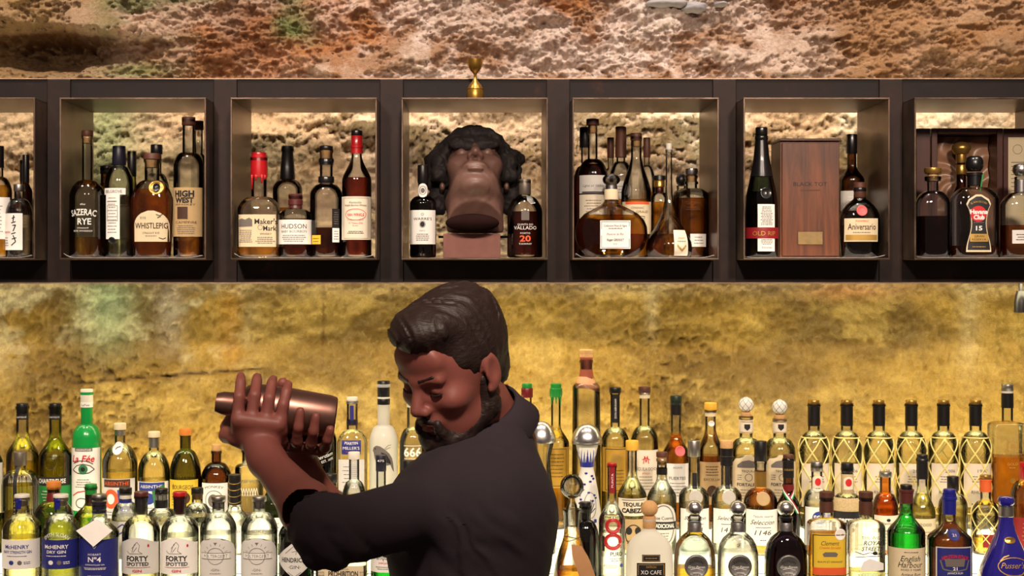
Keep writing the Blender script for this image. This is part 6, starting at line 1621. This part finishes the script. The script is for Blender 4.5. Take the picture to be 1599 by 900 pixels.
# ------------------------------------------------------------------ bartender shaking a cocktail
def build_person():
    YP = 2.52; kp = YP / F
    def W_(px, py, dy=0.0):
        Y = YP + dy
        return np.array(((px - VX) * Y / F, Y, EYE - (py - VY) * Y / F))
    pitch = math.radians(-24); yaw = math.radians(48)               # head bowed, turned left and partly to the viewer
    fwd = (-math.cos(pitch) * math.cos(yaw), -math.cos(pitch) * math.sin(yaw), math.sin(pitch))
    T = Frame(W_(708, 572), fwd, (0.06, 0, 1), 0.94)
    # joints
    shL, shR = W_(676, 796, -0.075), W_(758, 774, 0.215)
    elL, elR = W_(512, 834, -0.29), W_(520, 838, 0.03)
    wrL, wrR = W_(416, 718, -0.125), W_(464, 712, 0.015)
    # shaker held level across both hands
    sa, sb = W_(348, 630, -0.075), W_(522, 652, -0.055)
    u = (sb - sa); Ls = np.linalg.norm(u); u = u / Ls
    fd = Field(np.minimum.reduce([wrL, sa]) - np.array((0.10, 0.14, 0.40)), (0.30, YP + 0.34, EYE + 0.02), 0.0042)
    head_parts(fd, T)
    nb = T(-0.050, 0, -0.190)
    ch = W_(742, 850)
    fd.cone(T(-0.03, 0, -0.10), nb, 0.055, 0.062, 0.02)
    fd.cone(nb, W_(754, 808, 0.01), 0.054, 0.078, 0.04)
    fd.cone(shL + (0.02, 0.03, 0), shR + (0, -0.03, 0), 0.060, 0.060, 0.05)
    fd.cone(W_(746, 805, -0.05), W_(744, 960, -0.04), 0.080, 0.078, 0.04)
    fd.cone(W_(746, 805, 0.08), W_(744, 960, 0.06), 0.080, 0.078, 0.04)
    for a_, b_, c_ in ((shL, elL, wrL), (shR, elR, wrR)):
        fd.cone(a_, b_, 0.044, 0.038, 0.02)
        m_ = b_ + (c_ - b_) * 0.32
        fd.cone(b_, m_, 0.036, 0.038, 0.02)
        fd.cone(m_, c_, 0.038, 0.026, 0.02)
    def radius(t): return 0.0400 + 0.003 * t
    def hand(w, t0, side):
        """palm against the shaker where the wrist arrives, fingers wrapped around it"""
        c = sa + u * Ls * t0
        r = w - c; r = r - u * (r @ u); r = r / np.linalg.norm(r)
        n = np.cross(u, r)
        def at(t, ang, off): return sa + u * (Ls * t0 + t) + (r * math.cos(ang) + n * math.sin(ang)) * (radius(t0) + off)
        pc = at(0.0, 0, 0.014)
        fd.cone(w, pc, 0.026, 0.026, 0.02)
        for t in (-0.03, -0.01, 0.01, 0.03):
            fd.cone(at(t * 0.8, -0.25 * side, 0.014), at(t, 0.55 * side, 0.012), 0.0155, 0.0135, 0.012)
        lens = (0.86, 1.0, 0.95, 0.76)
        for i, t in enumerate((-0.033, -0.011, 0.011, 0.033)):
            L_ = 1.95 * lens[i]
            an = [0.55 + L_ * q for q in (0, 0.42, 0.74, 1.0)]
            p = [at(t * (1 + 0.05 * j), side * an[j], 0.0092 - 0.0006 * j) for j in range(4)]
            for j in range(3): fd.cone(p[j], p[j + 1], 0.0098 - 0.0008 * j, 0.0092 - 0.0009 * j, 0.0032)
        th = [at(-0.034, -0.25 * side, 0.013), at(-0.048, -0.85 * side, 0.011), at(-0.050, -1.35 * side, 0.010), at(-0.046, -1.75 * side, 0.009)]
        for j in range(3): fd.cone(th[j], th[j + 1], 0.0135 - 0.0015 * j, 0.0120 - 0.0015 * j, 0.005)
    hand(wrL, 0.34, -1)
    hand(wrR, 0.76, -1)
    body = fd.mesh('person', 'skin')
    tag(body, 'bartender in a dark shirt, head turned aside, shaking a drink with raised hands', 'person')
    # eyes, brows
    for y in (-1, 1):
        e = Field(T(0.088, 0.031 * y, -0.006) - 0.026, T(0.088, 0.031 * y, -0.006) + 0.026, 0.0010)      # lowered lids: lash line
        lash = [T(0.0868 - 0.0052 * abs(q) ** 2, (0.031 + 0.0135 * q) * y, -0.0085 + 0.0030 * q * q) for q in np.linspace(-1, 1, 7)]
        for a_, b_ in zip(lash[:-1], lash[1:]): e.cone(a_ + T.R[:, 0] * 0.0045, b_ + T.R[:, 0] * 0.0045, 0.0017, 0.0017, 0.001)
        e.mesh('eyelashes', 'hair_brown', body)
        e = Field(T(0.09, 0.03 * y, 0.022) - 0.045, T(0.09, 0.03 * y, 0.022) + 0.045, 0.0016)
        e.cone(T(0.097, 0.012 * y, 0.020), T(0.090, 0.038 * y, 0.027), 0.0046, 0.0032, 0.002); e.mesh('eyebrow', 'hair_brown', body)
    # hair: short back and sides, thick swept top
    fh = Field(T(0, 0, 0) - 0.19, T(0, 0, 0) + np.array((0.19, 0.19, 0.17)), 0.0032)
    E = lambda c, r, k=0.012, op='add': fh.ell(T(*c), np.array(r) * T.s, k, op, T.R)
    E((-0.022, 0, 0.036), (0.104, 0.082, 0.092))
    E((0.030, 0, 0.094), (0.070, 0.062, 0.034), 0.03)
    E((0.066, 0.006, 0.104), (0.034, 0.046, 0.024), 0.03)
    E((-0.040, 0, 0.085), (0.066, 0.060, 0.044), 0.03)
    E((-0.070, 0, -0.030), (0.036, 0.056, 0.050), 0.02)
    E((0.105, 0, -0.035), (0.080, 0.12, 0.100), 0.012, 'sub')
    for y in (-1, 1):
        E((0.075, 0.09 * y, -0.03), (0.062, 0.05, 0.072), 0.01, 'sub')
        E((-0.006, 0.086 * y, -0.015), (0.022, 0.02, 0.036), 0.008, 'sub')
        E((0.002, 0.09 * y, -0.085), (0.06, 0.05, 0.05), 0.01, 'sub')
    o_ = T.o.copy(); Rt = T.R
    def strands(x, y, z):
        p = (np.stack([x, y, z], -1) - o_) @ Rt
        return 0.0045 * (fbm(p[:, 0] * 26 + p[:, 2] * 12, p[:, 1] * 120 + 8 * np.sin(p[:, 0] * 30), 31, 3) - 0.5) * 2
    fh.rough(strands)
    fh.mesh('hair', 'hair_brown', body)
    fb = Field(T(0.03, 0, -0.08) - 0.13, T(0.03, 0, -0.08) + 0.13, 0.003)
    E = lambda c, r, k=0.012, op='add': fb.ell(T(*c), r, k, op, T.R)
    for y in (-1, 1):
        fb.cone(T(0.000, 0.0595 * y, -0.020), T(-0.002, 0.0545 * y, -0.070), 0.012, 0.0185, 0.012)
        fb.cone(T(-0.006, 0.0535 * y, -0.074), T(0.064, 0.022 * y, -0.108), 0.020, 0.022, 0.015)
        fb.cone(T(0.094, 0.022 * y, -0.074), T(0.076, 0.026 * y, -0.100), 0.008, 0.016, 0.012)
        fb.cone(T(0.098, 0.003 * y, -0.0545), T(0.093, 0.022 * y, -0.062), 0.0062, 0.0056, 0.004)
        fb.cone(T(0.093, 0.022 * y, -0.062), T(0.090, 0.025 * y, -0.080), 0.0056, 0.008, 0.005)
    E((0.076, 0, -0.112), (0.026, 0.030, 0.024), 0.015)
    E((0.040, 0, -0.110), (0.05, 0.045, 0.020), 0.015)
    o2 = T.o.copy()
    fb.rough(lambda x, y, z: 0.0026 * (fbm(x * 140 + y * 90, z * 110 + y * 60, 41, 3) - 0.5) * 2)
    fb.mesh('beard', 'hair_brown', body)
    # shirt with rolled sleeves
    fs = Field(np.minimum.reduce([elL, elR]) - np.array((0.10, 0.12, 0.10)), (0.34, YP + 0.36, EYE - 0.19), 0.0045)
    lowz = fs.lo[2]
    fs = Field((fs.lo[0], fs.lo[1], 0.90), (0.34, YP + 0.36, EYE - 0.17), 0.0050)
    fs.cone(T(-0.045, 0, -0.150), W_(756, 792, 0.01), 0.072, 0.116, 0.05)
    fs.cone(shL + (0.02, 0.03, -0.005), shR + (0, -0.03, -0.005), 0.075, 0.075, 0.06)
    fs.cone(W_(748, 812, -0.05), W_(746, 1190, -0.045), 0.110, 0.110, 0.06)
    fs.cone(W_(750, 812, 0.09), W_(748, 1190, 0.065), 0.110, 0.110, 0.06)
    fs.ell(W_(672, 800, 0.0), (0.072, 0.10, 0.075), 0.04)
    fs.ell(W_(690, 880, 0.02), (0.08, 0.13, 0.12), 0.06)
    for a_, b_, c_ in ((shL, elL, wrL), (shR, elR, wrR)):
        fs.cone(a_, b_, 0.056, 0.048, 0.035)
        fs.cone(b_, b_ + (c_ - b_) * 0.16, 0.049, 0.047, 0.02)
        fs.cone(b_ + (c_ - b_) * 0.17, b_ + (c_ - b_) * 0.29, 0.0515, 0.0495, 0.004)       # rolled cuff
    def folds(x, y, z):
        w1 = fbm(x * 14 + z * 9, y * 9 + z * 11, 51, 3) - 0.5; w2 = np.sin((x * 1.3 + z * 0.9) * 95 + 9 * w1 * 2 + y * 12)
        return 0.007 * w1 + 0.0032 * w2 * np.clip((fbm(x * 7, z * 7 + y * 5, 57, 2) - 0.4) * 4, 0, 1)
    fs.rough(folds)
    # open at the neck and cuffs, so that skin comes out of the cloth
    fs.ell(T(-0.040, 0, -0.112), (0.064, 0.060, 0.054), 0.008, 'sub', T.R)
    for b_, c_ in ((elL, wrL), (elR, wrR)):
        d_ = c_ - b_
        fs.cone(b_ + d_ * 0.335, b_ + d_ * 0.50, 0.060, 0.060, 0.004, 'sub')
    fs.mesh('shirt', 'shirt_cloth', body)
    # collar
    g = []
    cc, ax_ = T(-0.043, 0, -0.128), (nb - T(-0.028, 0, -0.060)); ax_ = ax_ / np.linalg.norm(ax_)
    e1 = np.cross(ax_, (0, 1, 0)); e1 /= np.linalg.norm(e1); e2 = np.cross(ax_, e1)
    V_, F_ = [], []
    n_ = 36
    for j, (rr, hgt) in enumerate(((0.062, -0.020), (0.060, -0.024), (0.066, -0.024), (0.074, 0.000), (0.088, 0.024), (0.082, 0.030), (0.066, 0.010))):
        for i in range(n_):
            t = 2 * PI * i / n_
            V_.append(tuple(cc + (e1 * math.cos(t) + e2 * math.sin(t)) * rr + ax_ * hgt))
    for j in range(6):
        for i in range(n_): F_.append((j * n_ + i, j * n_ + (i + 1) % n_, (j + 1) * n_ + (i + 1) % n_, (j + 1) * n_ + i))
    mesh('collar', V_, F_, 'shirt_cloth', body)
    # trousers and shoes, below the picture
    ft = Field((-0.26, YP - 0.26, 0.04), (0.26, YP + 0.28, 1.0), 0.008)
    hipc = W_(752, 1190)
    for s_ in (-1, 1):
        hp = np.array((0.0, YP + 0.085 * s_, 0.90)); kn = np.array((-0.02, YP + 0.10 * s_, 0.48)); an = np.array((0.02, YP + 0.11 * s_, 0.09))
        ft.cone(hp, kn, 0.105, 0.075, 0.05); ft.cone(kn, an, 0.073, 0.062, 0.04)
    ft.ell((0.0, YP + 0.01, 0.90), (0.125, 0.185, 0.10), 0.05)
    ft.rough(lambda x, y, z: 0.006 * (fbm(x * 12, z * 14 + y * 8, 61, 3) - 0.5))
    ft.mesh('trousers', 'trouser_cloth', body)
    for s_ in (-1, 1):
        f2 = Field((-0.26, YP + 0.11 * s_ - 0.08, 0.0), (0.12, YP + 0.11 * s_ + 0.08, 0.14), 0.006)
        f2.cone((0.04, YP + 0.11 * s_, 0.045), (-0.16, YP + 0.11 * s_, 0.035), 0.042, 0.036, 0.02); f2.cone((0.02, YP + 0.11 * s_, 0.05), (0.02, YP + 0.11 * s_, 0.10), 0.045, 0.045, 0.02)
        f2.half((0, 0, 0.002), (0, 0, -1)); f2.mesh('shoe', 'leather_black', body)
    # shaker
    sh = thing('cocktail_shaker', 'metal cocktail shaker held level in the bartender\'s hands', 'shaker', tuple(sa))
    q = Vector(u).to_track_quat('Z', 'Y'); sh.rotation_mode = 'QUATERNION'; sh.rotation_quaternion = q
    lathe('cap', [(-0.012, 0.004), (-0.011, 0.015), (0.0, 0.0185), (0.022, 0.0195)], 'shaker_metal', sh, 32)
    lathe('strainer_top', [(0.022, 0.0205), (0.026, 0.024), (0.036, 0.033), (0.048, 0.0365), (0.052, 0.0370)], 'shaker_metal', sh, 32)
    lathe('cup', [(0.052, 0.0378), (0.055, 0.0380), (Ls * 0.6, 0.0378), (Ls * 0.95, 0.0345), (Ls, 0.0325), (Ls + 0.002, 0.030)], 'shaker_metal', sh, 36)
build_person()
